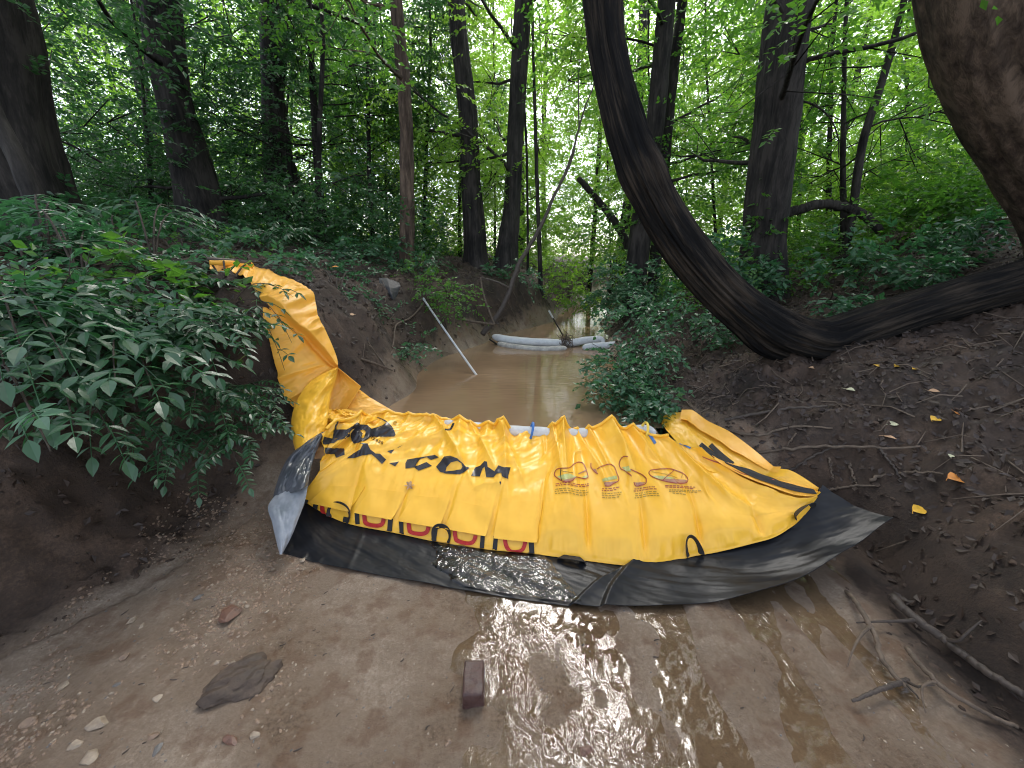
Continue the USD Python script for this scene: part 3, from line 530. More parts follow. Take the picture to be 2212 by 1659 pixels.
# ---------------------------------------------------------------- pool and stream water sheets
ly = PW[:, -1]; order = np.argsort(ly[:, 0]); lx, lyy = ly[order, 0], ly[order, 1]
ty = np.r_[np.linspace(0, .25, 40)[:-1], np.linspace(.25, 1, 60)] ** 1.3
yy = 2.62 + ty * 22.0
aa = np.linspace(0, 1, 70)
wl = np.maximum(_xl(yy) - .35, -1.3 - 2 * sstep(yy, 3, 5)); wr_ = np.minimum(_xr(yy) + .3, 1.5 + 60 * sstep(yy, 3, 8))
X_ = wl[:, None] * (1 - aa) + wr_[:, None] * aa
fr = np.interp(X_[0], lx, lyy) - .04; fr = np.where(X_[0] > 1.05, 2.62, np.minimum(fr, 2.62))
Y_ = yy[:, None] + (fr - 2.62)[None] * np.clip(1 - ty[:, None] / .03, 0, 1)
PWt = np.dstack([X_, Y_, np.full(X_.shape, POOL_Z)])
obj('pool_water', (PWt.reshape(-1, 3), grid_faces(*PWt.shape[:2])[:, ::-1]), pool_mat, smooth=True, kind='structure')
wa = PA[105:232, 3:] ; wq = np.indices(wa.shape[:2]).transpose(1, 2, 0) / 127.0
wm_ = np.minimum(sstep(wq[..., 0] + .12 * 2 * fb(wq[..., 1] * 6, wq[..., 0] * 3, 61), .02, .25), 1 - sstep(wq[..., 0] + .05 * wq[..., 1], .85, 1.0))
wa = wa + np.array([0, 0, 1.0]) * (-.02 + .027 * wm_ + .004 * 2 * fb(wq[..., 0] * 22, wq[..., 1] * 22, 62) * wm_)[..., None]
obj('stream_water', (wa.reshape(-1, 3), grid_faces(*wa.shape[:2])), wet_mat, smooth=True, kind='structure')
# downstream: a thin sheet running over the bed, thinning out on the left
sx, sy = np.linspace(-1.1, 1.66, 220), np.linspace(-.3, 1.95, 190)
SX, SY = np.meshgrid(sx, sy, indexing='ij')
tz = T(SX, SY)
wz = -.03 + .044 * sstep(SX + .10 * (SY - 1) + .55 * 2 * fb(SX * 1.3, SY * 1.5, 55, 4) + .2 * fb(SX * 7, SY * 7, 56, 3), -.45, .25) + .004 * (fb(SX * 5, SY * 4, 51) * 2) + .0035 * 2 * fb(SX * 22, SY * 16, 52, 3) * sstep(SX, -.4, .2)
obj('stream_water', (np.stack([SX, SY, wz], -1).reshape(-1, 3), grid_faces(220, 190)), film_mat, smooth=True, kind='structure')
# ---------------------------------------------------------------- trees
def at_y(X, Y, y):
    r = ray(X, Y); return CAMP + r * (np.asarray(y, float) / r[..., 1])[..., None]
def leaves_at(rng, pos, d, n, l, wid=.5, tri=False):
    """one folded leaf (4 vertices, 2 triangles) per row"""
    w = norm(np.cross(n, d)); n = np.cross(d, w); l = np.asarray(l, float).reshape(-1, 1)
    if tri:                                                          # far leaves: one triangle each
        v = np.stack([pos + w * l * wid * .25, pos + d * l * .5 + w * l * wid * .95, pos + d * l - n * l * .06 - w * l * wid * .45], 1)
        return v.reshape(-1, 3), np.arange(len(pos) * 3).reshape(-1, 3)
    v = np.stack([pos, pos + d * l * .45 + w * l * wid * .5 + n * l * .07, pos + d * l - n * l * .06, pos + d * l * .45 - w * l * wid * .5 + n * l * .07], 1)
    k = np.arange(len(pos))[:, None] * 4
    f = np.stack([k + [0, 1, 2], k + [0, 2, 3]], 1).reshape(-1, 3)
    return v.reshape(-1, 3), f
def sprays(rng, C, A, L, k, leaf, droop=.3, wid=.52, loose=.6, tri=False):
    N = len(C); A = norm(A); L = np.broadcast_to(np.asarray(L, float), (N,))
    s = ((np.arange(k) + .6) / k)[None] + rng.normal(0, .25 / k, (N, k))
    up = norm(np.array([0, 0, 1.0]) + rng.normal(0, .25, (N, 3))); side = norm(np.cross(A, up))
    sg = np.where(np.arange(k) % 2 == 0, 1.0, -1.0)[None, :, None]
    pos = C[:, None] + A[:, None] * (L[:, None] * s)[..., None]; pos[..., 2] -= droop * L[:, None] * s ** 2
    d = norm(A[:, None] * .6 + side[:, None] * sg * .8 + rng.normal(0, .25, (N, k, 3)) + np.array([0, 0, -.2]))
    n = norm(up[:, None] + rng.normal(0, loose, (N, k, 3)))
    l = leaf * rng.uniform(.65, 1.25, (N, k))
    return leaves_at(rng, pos.reshape(-1, 3), d.reshape(-1, 3), n.reshape(-1, 3), l.ravel(), wid, tri)
def limb(rng, p, az, el, length, r0, n=9, wob=.12):
    t = np.linspace(0, 1, n)[:, None]
    d = np.array([math.cos(az) * math.cos(el), math.sin(az) * math.cos(el), math.sin(el)])
    q = p + d * length * t + np.cumsum(rng.normal(0, wob * length / n, (n, 3)), 0) * (t > 0)
    q[:, 2] += .12 * length * (t[:, 0] ** 2)
    return q, np.linspace(r0, r0 * .18, n)
def ground_foot(p):
    """continues a trunk's line down into the ground"""
    p = [np.array(q) for q in p]; d = p[0] - p[1]; d = d / max(-d[2], .05) * .1
    d[:2] *= .4; k = 0
    while p[0][2] > T(p[0][0], p[0][1]) - .12 and k < 60: p.insert(0, p[0] + d); k += 1
    return p
TREE_LOG = []
def tree(marks, y, label, bark=BARK, leaf=L_MID, top=11., limbs=9, n_spray=720, leaf_len=.085, spread=2.6, z0=2.2, k=12, seed=0, group=None, flare=.5, brk=.24, sides=26, spray_len=.5, lobes=.05, name='tree', cat='tree', pieces=80):
    rng = np.random.default_rng(100 + seed)
    mk = np.array(marks, float)                                      # (X, Y, width) from the foot upwards
    ys = np.linspace(y, y, len(mk)) if np.ndim(y) == 0 else np.array(y, float)
    P = at_y(mk[:, 0], mk[:, 1], ys)
    R = mk[:, 2] / 2 / FPX * ((P - CAMP)[:, 1] * CP - (P - CAMP)[:, 2] * SP)
    P = list(P); n0 = len(P); P = ground_foot(P); R = np.r_[np.full(len(P) - n0, R[0]), R]
    up = norm(P[-1] - P[-2]); up = norm(up + np.array([0, 0, .6]))
    while P[-1][2] < top: P.append(P[-1] + up * .8 + rng.normal(0, .05, 3)); R = np.r_[R, max(R[-1] * .93, .01)]
    P = np.array(P); pts = smooth_path(np.c_[P, R], pieces); c, r = pts[:, :3], pts[:, 3]
    h = c[:, 2] - c[0, 2]; r = r * (1 + flare * np.exp(-h / .22))
    t = thing(name, label, cat, c[0], group)
    obj('trunk', shifted(tube(c, r, sides, brk, seed, (5, 1.2), lobes=lobes), c[0]), bark, t, smooth=True)
    zc = c[:, 2]; bs, lv = [], []
    for i in range(limbs):
        z = rng.uniform(z0, top * .95); j = int(np.argmin(np.abs(zc - z))); az = rng.uniform(0, 2 * np.pi)
        L = spread * rng.uniform(.6, 1.15) * (1 - .35 * max(0, (z - 5) / top)); q, rr = limb(rng, c[j], az, rng.uniform(-.15, .5), L, min(r[j] * .3, .016 + .008 * L))
        bs.append(tube(q, rr, 5)); m = max(4, n_spray // limbs)
        tt = rng.uniform(.12, 1, m) ** .8; idx = tt * (len(q) - 1); base = np.stack([np.interp(idx, np.arange(len(q)), q[:, a]) for a in range(3)], 1)
        a2 = az + rng.choice([-1, 1], m) * rng.uniform(.2, 1.3, m); A = np.stack([np.cos(a2), np.sin(a2), rng.normal(.0, .4, m)], 1)
        base = base + norm(A) * rng.uniform(0, .9, m)[:, None] * L * .28
        base[:, 2] += rng.normal(0, .3, m)
        lv.append(sprays(rng, base, A, spray_len * rng.uniform(.6, 1.2, m), k, leaf_len, tri=np.min(y) > 9.8))
        for s_ in rng.choice(m, min(m, 7), replace=False):
            bs.append(tube(np.array([c[j] * 0 + q[int(idx[s_])], base[s_], base[s_] + norm(A[s_]) * .3]), np.array([.009, .006, .003]), 3, caps=False))
    if limbs:
        obj('branches', shifted(cat_meshes(bs), c[0]), bark, t, smooth=True, kind='stuff')
        obj('crown', shifted(cat_meshes(lv), c[0]), leaf, t, kind='stuff')
    TREE_LOG.append((label, c[0].round(2)))
    return t
# --- the trunks that can be told apart, foot first
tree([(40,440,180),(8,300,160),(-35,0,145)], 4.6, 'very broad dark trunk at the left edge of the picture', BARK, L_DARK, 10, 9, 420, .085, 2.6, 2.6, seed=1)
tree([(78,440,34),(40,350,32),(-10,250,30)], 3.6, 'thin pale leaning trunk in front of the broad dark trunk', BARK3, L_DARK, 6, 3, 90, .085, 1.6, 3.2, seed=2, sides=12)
tree([(438,470,84),(405,330,70),(372,200,64),(345,0,68)], 7.0, 'dark leaning trunk between the broad left trunk and the yellow strip', BARK, L_DARK, 12, 12, 620, .085, 3.0, 2.4, seed=3)
tree([(600,470,44),(590,250,40),(583,0,40)], 9.0, 'leafy half hidden trunk above the top of the yellow strip', BARK, L_DARK, 12, 14, 800, .095, 3.2, 1.8, seed=4)
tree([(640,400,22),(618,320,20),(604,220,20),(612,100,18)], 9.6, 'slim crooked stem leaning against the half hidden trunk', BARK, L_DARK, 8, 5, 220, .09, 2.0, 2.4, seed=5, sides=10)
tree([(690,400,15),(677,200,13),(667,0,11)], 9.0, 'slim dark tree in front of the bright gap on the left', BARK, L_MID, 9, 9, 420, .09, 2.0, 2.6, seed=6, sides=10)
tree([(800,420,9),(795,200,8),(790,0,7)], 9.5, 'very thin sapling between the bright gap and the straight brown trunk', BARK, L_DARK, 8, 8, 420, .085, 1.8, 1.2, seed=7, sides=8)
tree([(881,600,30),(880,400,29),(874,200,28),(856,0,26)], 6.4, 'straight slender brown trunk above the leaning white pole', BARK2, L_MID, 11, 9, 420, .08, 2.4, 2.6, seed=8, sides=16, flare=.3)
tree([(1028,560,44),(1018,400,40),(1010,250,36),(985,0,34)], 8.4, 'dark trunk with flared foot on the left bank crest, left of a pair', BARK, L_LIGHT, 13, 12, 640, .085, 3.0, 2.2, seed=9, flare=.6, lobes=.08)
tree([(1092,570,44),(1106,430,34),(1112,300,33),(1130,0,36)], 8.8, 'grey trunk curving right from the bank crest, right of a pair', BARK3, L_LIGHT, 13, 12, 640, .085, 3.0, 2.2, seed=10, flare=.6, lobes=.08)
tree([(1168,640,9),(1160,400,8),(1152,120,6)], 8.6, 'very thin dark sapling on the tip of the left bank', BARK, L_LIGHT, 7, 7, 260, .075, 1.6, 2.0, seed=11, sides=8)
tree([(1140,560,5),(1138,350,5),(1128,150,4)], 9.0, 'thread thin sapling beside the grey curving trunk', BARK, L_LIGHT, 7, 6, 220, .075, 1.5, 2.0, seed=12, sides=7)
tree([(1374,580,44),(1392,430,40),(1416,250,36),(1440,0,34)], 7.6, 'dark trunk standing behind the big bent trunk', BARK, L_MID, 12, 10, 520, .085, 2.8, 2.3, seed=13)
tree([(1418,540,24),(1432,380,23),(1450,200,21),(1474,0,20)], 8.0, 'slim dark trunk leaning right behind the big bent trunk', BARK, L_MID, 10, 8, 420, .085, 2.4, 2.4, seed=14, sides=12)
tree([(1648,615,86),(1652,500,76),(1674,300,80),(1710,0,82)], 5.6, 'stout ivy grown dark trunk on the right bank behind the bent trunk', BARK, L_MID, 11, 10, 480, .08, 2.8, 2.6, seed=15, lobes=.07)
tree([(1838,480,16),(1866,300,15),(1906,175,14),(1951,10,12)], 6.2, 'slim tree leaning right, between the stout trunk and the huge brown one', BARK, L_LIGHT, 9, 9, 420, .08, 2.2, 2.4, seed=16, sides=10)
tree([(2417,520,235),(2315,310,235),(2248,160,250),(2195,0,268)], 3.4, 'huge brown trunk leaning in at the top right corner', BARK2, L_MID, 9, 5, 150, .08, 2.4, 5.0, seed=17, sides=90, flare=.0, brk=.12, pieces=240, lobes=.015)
# --- understory that fills between the trunks
und = [(-6.5,7.5,'d'),(-8.2,9.5,'d'),(-5.2,9.2,'d'),(-3.9,8.2,'d'),(-9.5,6.2,'d'),(-6.8,12,'d'),(-3.4,11.2,'m'),(-2.2,10.2,'d'),(-4.6,13.5,'m'),(-1.6,12.5,'l'),(-.6,14.5,'l'),(.2,14.2,'l'),(-10.5,12,'d'),(3.9,15.5,'l'),(4.2,12.8,'l'),(5.4,10.6,'l'),
       (3.4,9.6,'m'),(6.6,8.6,'l'),(7.8,11.2,'l'),(5.6,6.9,'m'),(7.6,6.4,'l'),(9.6,8.4,'l'),(10.8,11.4,'m'),(6.4,14.6,'l'),(-8.5,15.5,'m'),(8.8,4.8,'m'),(-7.2,5.2,'d'),(1.6,19.0,'l')]
und_at = ['behind the broad left trunk', 'in the far left corner of the wood', 'left of the dark leaning trunk', 'right behind the dark leaning trunk', 'at the left picture edge', 'deep behind the broad left trunk', 'behind the slim dark tree', 'between slim dark tree and straight brown trunk', 'behind the half hidden trunk', 'behind the straight brown trunk', 'behind the trunk pair', 'in the bright middle behind the leaning branch', 'farthest at the left', 'in the bright gap left of the bent trunk', 'seen inside the curve of the bent trunk', 'left of the stout ivy grown trunk', 'at the right bank near the far bend', 'right behind the stout ivy grown trunk', 'far behind the slim right leaning tree', 'beside the stout ivy grown trunk', 'beside the slim right leaning tree', 'left of the huge brown trunk', 'deep behind the huge brown trunk', 'deep behind the stout ivy grown trunk', 'deep behind the dark leaning trunk', 'close beside the huge brown trunk', 'above the shrubs of the left bank', 'farthest in the middle above the far bend']
words = {'d': 'dark', 'm': 'mid', 'l': 'light'}
crng = np.random.default_rng(3)
near_l = ['crooked', 'thin', 'bushy', 'loose', 'tall', 'drooping', 'spindly']
for i, (x, y, c) in enumerate(und):
    X, Y = project(np.array([x, y, T(x, y)])); w = crng.uniform(5, 11) * 8 / y
    lean = crng.normal(0, 18); lm = {'d': L_DARK, 'm': L_MID, 'l': L_LIGHT}[c]
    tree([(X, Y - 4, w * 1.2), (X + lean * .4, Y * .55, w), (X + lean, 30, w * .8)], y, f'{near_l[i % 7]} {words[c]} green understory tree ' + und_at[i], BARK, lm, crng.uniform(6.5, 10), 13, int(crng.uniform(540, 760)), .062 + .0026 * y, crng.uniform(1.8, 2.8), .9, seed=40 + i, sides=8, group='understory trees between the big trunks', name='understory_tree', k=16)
# --- the wood beyond, leaves that nobody could count
frng = np.random.default_rng(21)
def wood(name, n, y0, y1, zlo, zhi, leaf_len, mat, hw=1.55, k=12, xmin=-9, xmax=15, cell=.6, thr=.46):
    out, need = [], n
    while need > 0:
        m = int(need * 2.5) + 100
        y = frng.uniform(y0, y1, m); x = y * frng.uniform(-hw, hw, m); bad = (x < xmin * y / 9) | (x > xmax * y / 9)
        z = T(x, y, False) + zlo + (zhi - zlo) * frng.random(m)
        dens = meshkit.fbm(np.stack([x * cell, y * cell, z * cell * 1.5], -1), 3, 5)
        ok = ~bad & (dens > thr) & ~((x > -.05 * y) & (x < .36 * y) & (z > 2.0) & (y < 18)) & ~((x > _xl(y) - .1) & (x < _xr(y) + .1) & (z < 1.8)); P = np.stack([x, y, z], -1)[ok][:need]; out.append(P); need -= len(P)
    P = np.vstack(out); az = frng.uniform(0, 2 * np.pi, len(P))
    A = np.stack([np.cos(az), np.sin(az), frng.normal(0, .5, len(P))], 1)
    obj(name, sprays(frng, P, A, leaf_len * 6, k, leaf_len, tri=leaf_len > .12), mat, kind='stuff', label=None)
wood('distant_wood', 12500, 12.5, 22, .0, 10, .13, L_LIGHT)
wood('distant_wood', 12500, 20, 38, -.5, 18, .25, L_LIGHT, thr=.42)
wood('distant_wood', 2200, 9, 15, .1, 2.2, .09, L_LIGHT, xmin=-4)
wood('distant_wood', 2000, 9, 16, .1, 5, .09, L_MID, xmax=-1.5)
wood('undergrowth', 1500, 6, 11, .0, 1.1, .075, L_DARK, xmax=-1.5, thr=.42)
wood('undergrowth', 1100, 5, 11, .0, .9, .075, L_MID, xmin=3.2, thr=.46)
for i in range(26):
    y = frng.uniform(14, 34); x = y * frng.uniform(-1.2, 1.25)
    z = float(T(x, y)); p = np.array([[x, y, z - .3], [x + frng.normal(0, .3), y, z + 7], [x + frng.normal(0, .8), y, z + 18]])
    r = frng.uniform(.09, .26); t = thing('distant_tree', 'dark bare trunk far back in the wood', 'tree', p[0], 'bare trunks far back in the wood')
    obj('trunk', shifted(tube(smooth_path(p, 14), np.linspace(r, r * .5, 14), 9, .1, i), p[0]), BARK, t, smooth=True)

# --- the bent trunk over the right bank
bq = np.array([(2330,560,2.9,100),(2230,596,3.0,100),(2080,640,3.1,98),(1950,680,3.17,98),(1840,718,3.2,102),(1765,740,3.22,118),(1695,724,3.2,110),(1610,672,3.15,100),(1525,592,3.1,98),(1454,498,3.05,98),(1400,398,3.0,96),(1359,298,2.97,93),(1332,198,2.95,92),(1312,98,2.93,90),(1303,0,2.9,90),(1300,-120,2.85,88)], float)
bw = np.c_[at_d(bq[:, 0], bq[:, 1], bq[:, 2]), .81 * bq[:, 3] / 2 / FPX * bq[:, 2]]
e0 = bw[0, :3] + norm(bw[0, :3] - bw[1, :3]) * .7 - np.array([0, 0, .55]); e1 = bw[-1, :3] + norm(bw[-1, :3] - bw[-2, :3]) * 3.5
bw = np.vstack([np.r_[e0, .2], bw, np.r_[e1, .12]])
bp = smooth_path(bw, 420)
bent = thing('bent_tree', 'big bent trunk that sweeps along the right bank and curves upward', 'tree', bp[0, :3])
brkm = M(stage, '/World/Looks/bark_bent', {
    'g': ('attribute', {'attribute': 'along'}), 'n': ('noise_texture', {'scale': 1.0, 'detail': 8, 'roughness': .72, 'distortion': .4}), 'o': ('geometry', {}), 'n2': ('noise_texture', {'scale': 2.0, 'detail': 5}), 'a': ('math', {'math_type': 'multiply_add', 'value2': .45}),
    'r': ('rgb_ramp', {'ramp': [(.5, (.0018, .0018, .002)), (.64, (.005, .0048, .005)), (.72, (.009, .0078, .007)), (.84, (.032, .025, .019)), (1.0, (.06, .047, .037))]}), 'h': ('math', {'math_type': 'multiply', 'value2': .72}), 'b': ('bump', {'strength': 1.0, 'distance': .03}), 'p': ('principled_bsdf', {'roughness': .85, 'specular_ior_level': .12})},
    [('g.vector', 'n.vector'), ('o.position', 'n2.vector'), ('n2.fac', 'a.value1'), ('n.fac', 'a.value3'), ('a.value', 'h.value1'), ('a.value', 'r.fac'), ('r.color', 'p.base_color'), ('n.fac', 'b.height'), ('b.normal', 'p.normal')], surface='p.BSDF')
kn = sum(a * np.exp(-((np.linspace(0, 1, 420) - c) / w) ** 2) for a, c, w in ((.12, .30, .02), (.10, .47, .015), (.14, .62, .018), (-.05, .55, .03), (.08, .8, .012)))
v, f = tube(bp[:, :3], bp[:, 3] * (1 + kn), 96, .3, 77, (13, .55), caps=False, lobes=.05)
bm = obj('trunk', shifted((v, f), bp[0, :3]), brkm, bent, smooth=True)
sl = np.r_[0, np.cumsum(np.linalg.norm(np.diff(bp[:, :3], axis=0), axis=1))]; tb = np.arange(96) * 2 * np.pi / 96
al = np.stack([np.repeat(sl[:, None] * 2.2, 96, 1), np.repeat(np.cos(tb)[None] * 5, 420, 0), np.repeat(np.sin(tb)[None] * 5, 420, 0)], -1).reshape(-1, 3)
UsdGeom.PrimvarsAPI(bm).CreatePrimvar('along', Sdf.ValueTypeNames.Vector3fArray, 'vertex').Set(Vt.Vec3fArray.FromNumpy(al.astype(np.float32)))
lr = np.random.default_rng(5); bl, cl = [], []
for i in range(7):
    j = lr.integers(405, 419); q, rr = limb(lr, bp[j, :3], lr.uniform(0, 6.28), lr.uniform(.1, .8), 2.2, .05); bl.append(tube(q, rr, 6))
    m = 40; b = q[lr.integers(3, 9, m)] + lr.normal(0, .3, (m, 3)); A = lr.normal(0, 1, (m, 3)) * [1, 1, .25]; cl.append(sprays(lr, b, A, .5, 12, .085))
obj('branches', shifted(cat_meshes(bl), bp[0, :3]), BARK, bent, smooth=True, kind='stuff'); obj('crown', shifted(cat_meshes(cl), bp[0, :3]), L_MID, bent, kind='stuff')
# ---------------------------------------------------------------- plants with leaves one can tell apart
_LP = np.array([[0, 0], [.18, .30], [.42, .5], [.68, .36], [.86, .15], [1, 0]])            # half outline of a leaflet
def leaflet(p, d, n, l, w=.42, curl=.12):
    d = norm(d); s = norm(np.cross(n, d)); n = np.cross(d, s); vs = []
    for t, h in _LP: vs.append(p + d * l * t - n * l * curl * t * t)
    for sg in (1, -1):
        for t, h in _LP[1:-1]: vs.append(p + d * l * t + sg * s * l * w * h - n * l * curl * t * t + n * l * h * .13)
    f = []
    for b, flip in ((6, 0), (10, 1)):
        side = [0, b, b + 1, b + 2, b + 3, 5]
        for i in range(5):
            q = [(i, i + 1, side[i + 1]), (i, side[i + 1], side[i])]
            f += [t[::-1] if flip else t for t in q if len(set(t)) == 3]
    return np.array(vs), np.array(f)
def frond(rng, p, d, L, pairs, l, droop=.5, w=.46, stalk=.0035, term=True):
    """a compound leaf: a thin stalk with leaflets in pairs"""
    d = norm(d); ts = np.linspace(0, 1, 9)[:, None]; q = p + d * L * ts - np.array([0, 0, 1.0]) * droop * L * ts ** 2
    ms = [tube(q, np.linspace(stalk, stalk * .4, 9), 4, caps=False)]
    up = norm(np.array([0, 0, 1.0]) + rng.normal(0, .18, 3))
    for i in range(pairs):
        t = .28 + .62 * i / max(pairs - 1, 1); j = t * 8; a = int(j); c = q[a] + (q[min(a + 1, 8)] - q[a]) * (j - a); tg = norm(q[min(a + 1, 8)] - q[a]); sd = norm(np.cross(tg, up))
        for sg in (1, -1):
            dd = norm(tg * rng.uniform(.35, .7) + sg * sd + np.array([0, 0, rng.normal(-.15, .15)]))
            ms.append(leaflet(c, dd, norm(up + rng.normal(0, .2, 3)), l * rng.uniform(.75, 1.1) * (1 - .25 * abs(t - .55)), w, rng.uniform(.05, .25)))
    if term: ms.append(leaflet(q[-1], norm(q[-1] - q[-2]), up, l * 1.1, w, .15))
    return cat_meshes(ms)
def frond_shrub(name, label, cat, foot, tips, nf, L, pairs, l, mat=L_NEAR, seed=0, group=None, w=.46, droop=.5, stem_r=.008):
    """foot: ground point; tips: the ends of its stems; nf compound leaves along each stem"""
    rng = np.random.default_rng(500 + seed); foot = np.array(foot, float); t = thing(name, label, cat, foot, group)
    for tip in tips:
        tip = np.array(tip, float); mid = (foot + tip) / 2 + np.array([0, 0, .22 * np.linalg.norm(tip - foot)])
        q = smooth_path(np.array([foot - [0, 0, .06], mid, tip]), 16); obj('stem', shifted(tube(q, np.linspace(stem_r, stem_r * .35, 16), 6), foot), TWIG, t, smooth=True)
        az0 = math.atan2(*(tip - foot)[1::-1])
        for i in range(nf):
            u = .35 + .65 * (i + .5) / nf; c = q[int(u * 15)]; az = az0 + (1 if i % 2 else -1) * rng.uniform(.4, 1.3) * (i < nf - 1)
            d = np.array([math.cos(az), math.sin(az), rng.uniform(-.1, .4)])
            obj('leaf', shifted(frond(rng, c, d, L * rng.uniform(.75, 1.2), pairs, l, droop * rng.uniform(.5, 1.3), w), foot), mat, t)
    return t
def bushy(name, label, cat, foot_, blobs, n, leaf, mat, seed, group=None, k=9, L=.22, parts=True):
    rng = np.random.default_rng(800 + seed); foot_ = np.array(foot_, float); t = thing(name, label, cat, foot_, group); st, ms = [], []
    for c, r in blobs:
        c = np.array(c); q = smooth_path(np.array([foot_ - [0, 0, .05], (foot_ + c) / 2 + [0, 0, .12], c]), 10); st.append(tube(q, np.linspace(.009, .003, 10), 5))
        d = norm(rng.normal(0, 1, (n, 3)) + [0, -.25, .25]); P = c + d * r * rng.uniform(.45, 1.05, (n, 1)) * [1, 1, .85]; P[:, 2] = np.maximum(P[:, 2], T(P[:, 0], P[:, 1]) * (P[:, 2] > 0) + .01)
        A = d * [1, 1, .4] + rng.normal(0, .35, (n, 3)); ms.append(sprays(rng, P, A, L, k, leaf, .35, .56))
        for s_ in rng.choice(n, min(n, 8), replace=False): st.append(tube(np.array([c, P[s_], P[s_] + norm(A[s_]) * L * .8]), np.array([.004, .003, .0015]), 3, caps=False))
    obj('stem', shifted(cat_meshes(st), foot_), TWIG, t, smooth=True, kind='stuff'); obj('foliage', shifted(cat_meshes(ms), foot_), mat, t, kind='stuff')
def tip(X, Y, d): return at_d(X, Y, d)
def foot(X, Y): return hit(np.array(X), np.array(Y), 0., True)
G1 = 'leafy shrubs hanging over the left bank'
FS = [  # foot pixel, tips (X,Y,depth), fronds, frond length, pairs, leaflet, label
 ((60,760), [(180,640,1.9),(60,600,2.0),(280,600,2.2)], 9, .30, 3, .095, 'broad leaved shrub at the left edge below the pale leaning trunk'),
 ((150,800), [(290,740,1.8),(210,700,1.75),(360,700,2.0)], 9, .30, 3, .10, 'shrub with big glossy leaves hanging over the dark hollow'),
 ((300,800), [(400,800,1.9),(330,840,1.75),(250,830,1.6)], 7, .26, 3, .095, 'drooping shrub whose toothed leaves hang lowest over the dark hollow'),
 ((420,740), [(450,770,2.1),(490,720,2.2),(420,690,2.1)], 8, .26, 4, .08, 'feathery shrub right beside the yellow strip'),
 ((20,860), [(110,975,1.35),(60,950,1.4)], 4, .24, 3, .085, 'pale compound leaf sprig hanging alone at the far left above the mud'),
 ((40,700), [(70,820,1.5),(10,790,1.5),(140,780,1.6)], 8, .28, 3, .10, 'dark shrub at the left edge beside the hollow'),
 ((330,650), [(400,590,2.7),(330,560,2.9),(440,620,2.7)], 9, .28, 4, .085, 'fresh green shrub left of the strip top'),
 ((180,620), [(120,500,2.8),(230,520,3.0),(60,470,2.8)], 10, .32, 4, .095, 'tall light green shrub in front of the broad dark trunk'),
 ((330,560), [(400,470,3.8),(300,480,3.8),(440,500,3.9)], 9, .32, 4, .09, 'shrub with a pale fan of leaves below the dark leaning trunk'),
 ((260,700), [(260,640,2.3),(330,660,2.3),(200,650,2.2)], 9, .28, 3, .085, 'low spreading shrub in the middle of the left bank'),
 ((110,560), [(20,520,2.6),(90,430,3.0),(150,470,3.2)], 9, .32, 4, .09, 'bright green shrub against the foot of the broad dark trunk'),
 ((500,690), [(525,750,2.3),(490,650,2.6),(450,660,2.5)], 8, .25, 4, .075, 'dark feathery shrub that half covers the strip edge'),
 ((470,960), [(430,1010,2.0),(520,1020,2.0),(380,990,1.95)], 6, .22, 6, .05, 'dim ferny plant on the mud below the strip'),
 ((540,900), [(540,970,2.15),(500,930,2.15)], 5, .22, 6, .05, 'small dim fern beside the folded tube'),
 ((300,860), [(270,900,1.75),(200,880,1.65),(340,890,1.8)], 6, .26, 4, .075, 'compound leaved shrub drooping into the dark hollow'),
 ((460,860), [(480,900,2.05),(530,880,2.25),(420,880,1.95)], 7, .24, 5, .06, 'fern like shrub hanging beside the folded tube, above the dim fern'),
 ((530,840), [(575,870,2.4),(560,920,2.3),(600,905,2.45)], 5, .18, 5, .045, 'small feathery plant pressed against the lower strip edge'),
 ((380,940), [(350,1000,1.85),(300,960,1.75)], 5, .22, 5, .05, 'dim fern low in the dark hollow'),
 ((180,900), [(160,920,1.5),(240,940,1.6)], 5, .24, 4, .075, 'shaded sprig at the left of the dark hollow'),
 ((600,540), [(640,500,5),(560,510,4.8),(600,470,5.2)], 8, .36, 5, .09, 'pale ferny bush behind the strip top'),
 ((480,520), [(500,470,5.4),(450,500,5.2),(540,500,5.4)], 8, .36, 5, .09, 'dim bush beside the foot of the dark leaning trunk'),
]
for i, (fp, tips_, nf, L, pr, l, lab) in enumerate(FS):
    frond_shrub('leafy_shrub', lab, 'shrub', foot(*fp), [tip(*q) for q in tips_], nf, L, pr, l, L_NEAR if i not in (4, 7, 10) else L_SHRUB, i, G1)
for i, (X, Y, d, lab) in enumerate([(60,540,2.6,'under the thin pale leaning trunk'), (200,575,2.6,'below the tall light green shrub'), (330,610,2.6,'left of the strip top, low down'), (90,690,1.9,'at the left edge above the hollow'), (490,560,3.4,'behind the upper end of the strip'), (400,520,4.2,'at the foot of the dark leaning trunk'), (250,470,4.4,'between the two big left trunks'), (30,620,2.0,'low at the left picture edge'), (150,640,2.2,'in the middle of the left shrubs'), (310,690,2.1,'in front of the strip, in the shrubs')]):
    c = at_d(X, Y, d); r = .085 * d
    bushy('filler_bush', 'dark leafy bush ' + lab, 'bush', foot(X, min(Y + 60, 1000)), [(c, r), (c + [r * 1.3, .1, -.3 * r], r * .8), (c + [-r * 1.3, .05, .1 * r], r * .8)], 17, [.075, .045, .095, .06][i % 4], [L_NEAR, L_SHRUB, L_MID][i % 3], 60 + i, G1, k=[8, 12, 6][i % 3], L=[.24, .2, .26][i % 3])
# sprig whose dark leaves lie over the strip
sp = frond_shrub('hanging_sprig', 'thin sprig of dark leaves hanging in front of the yellow strip', 'sprig', foot(500, 640), [tip(632, 640, 2.75), tip(630, 740, 2.6), tip(615, 800, 2.5)], 4, .12, 2, .06, L_DARK, 77, w=.5, stem_r=.004)

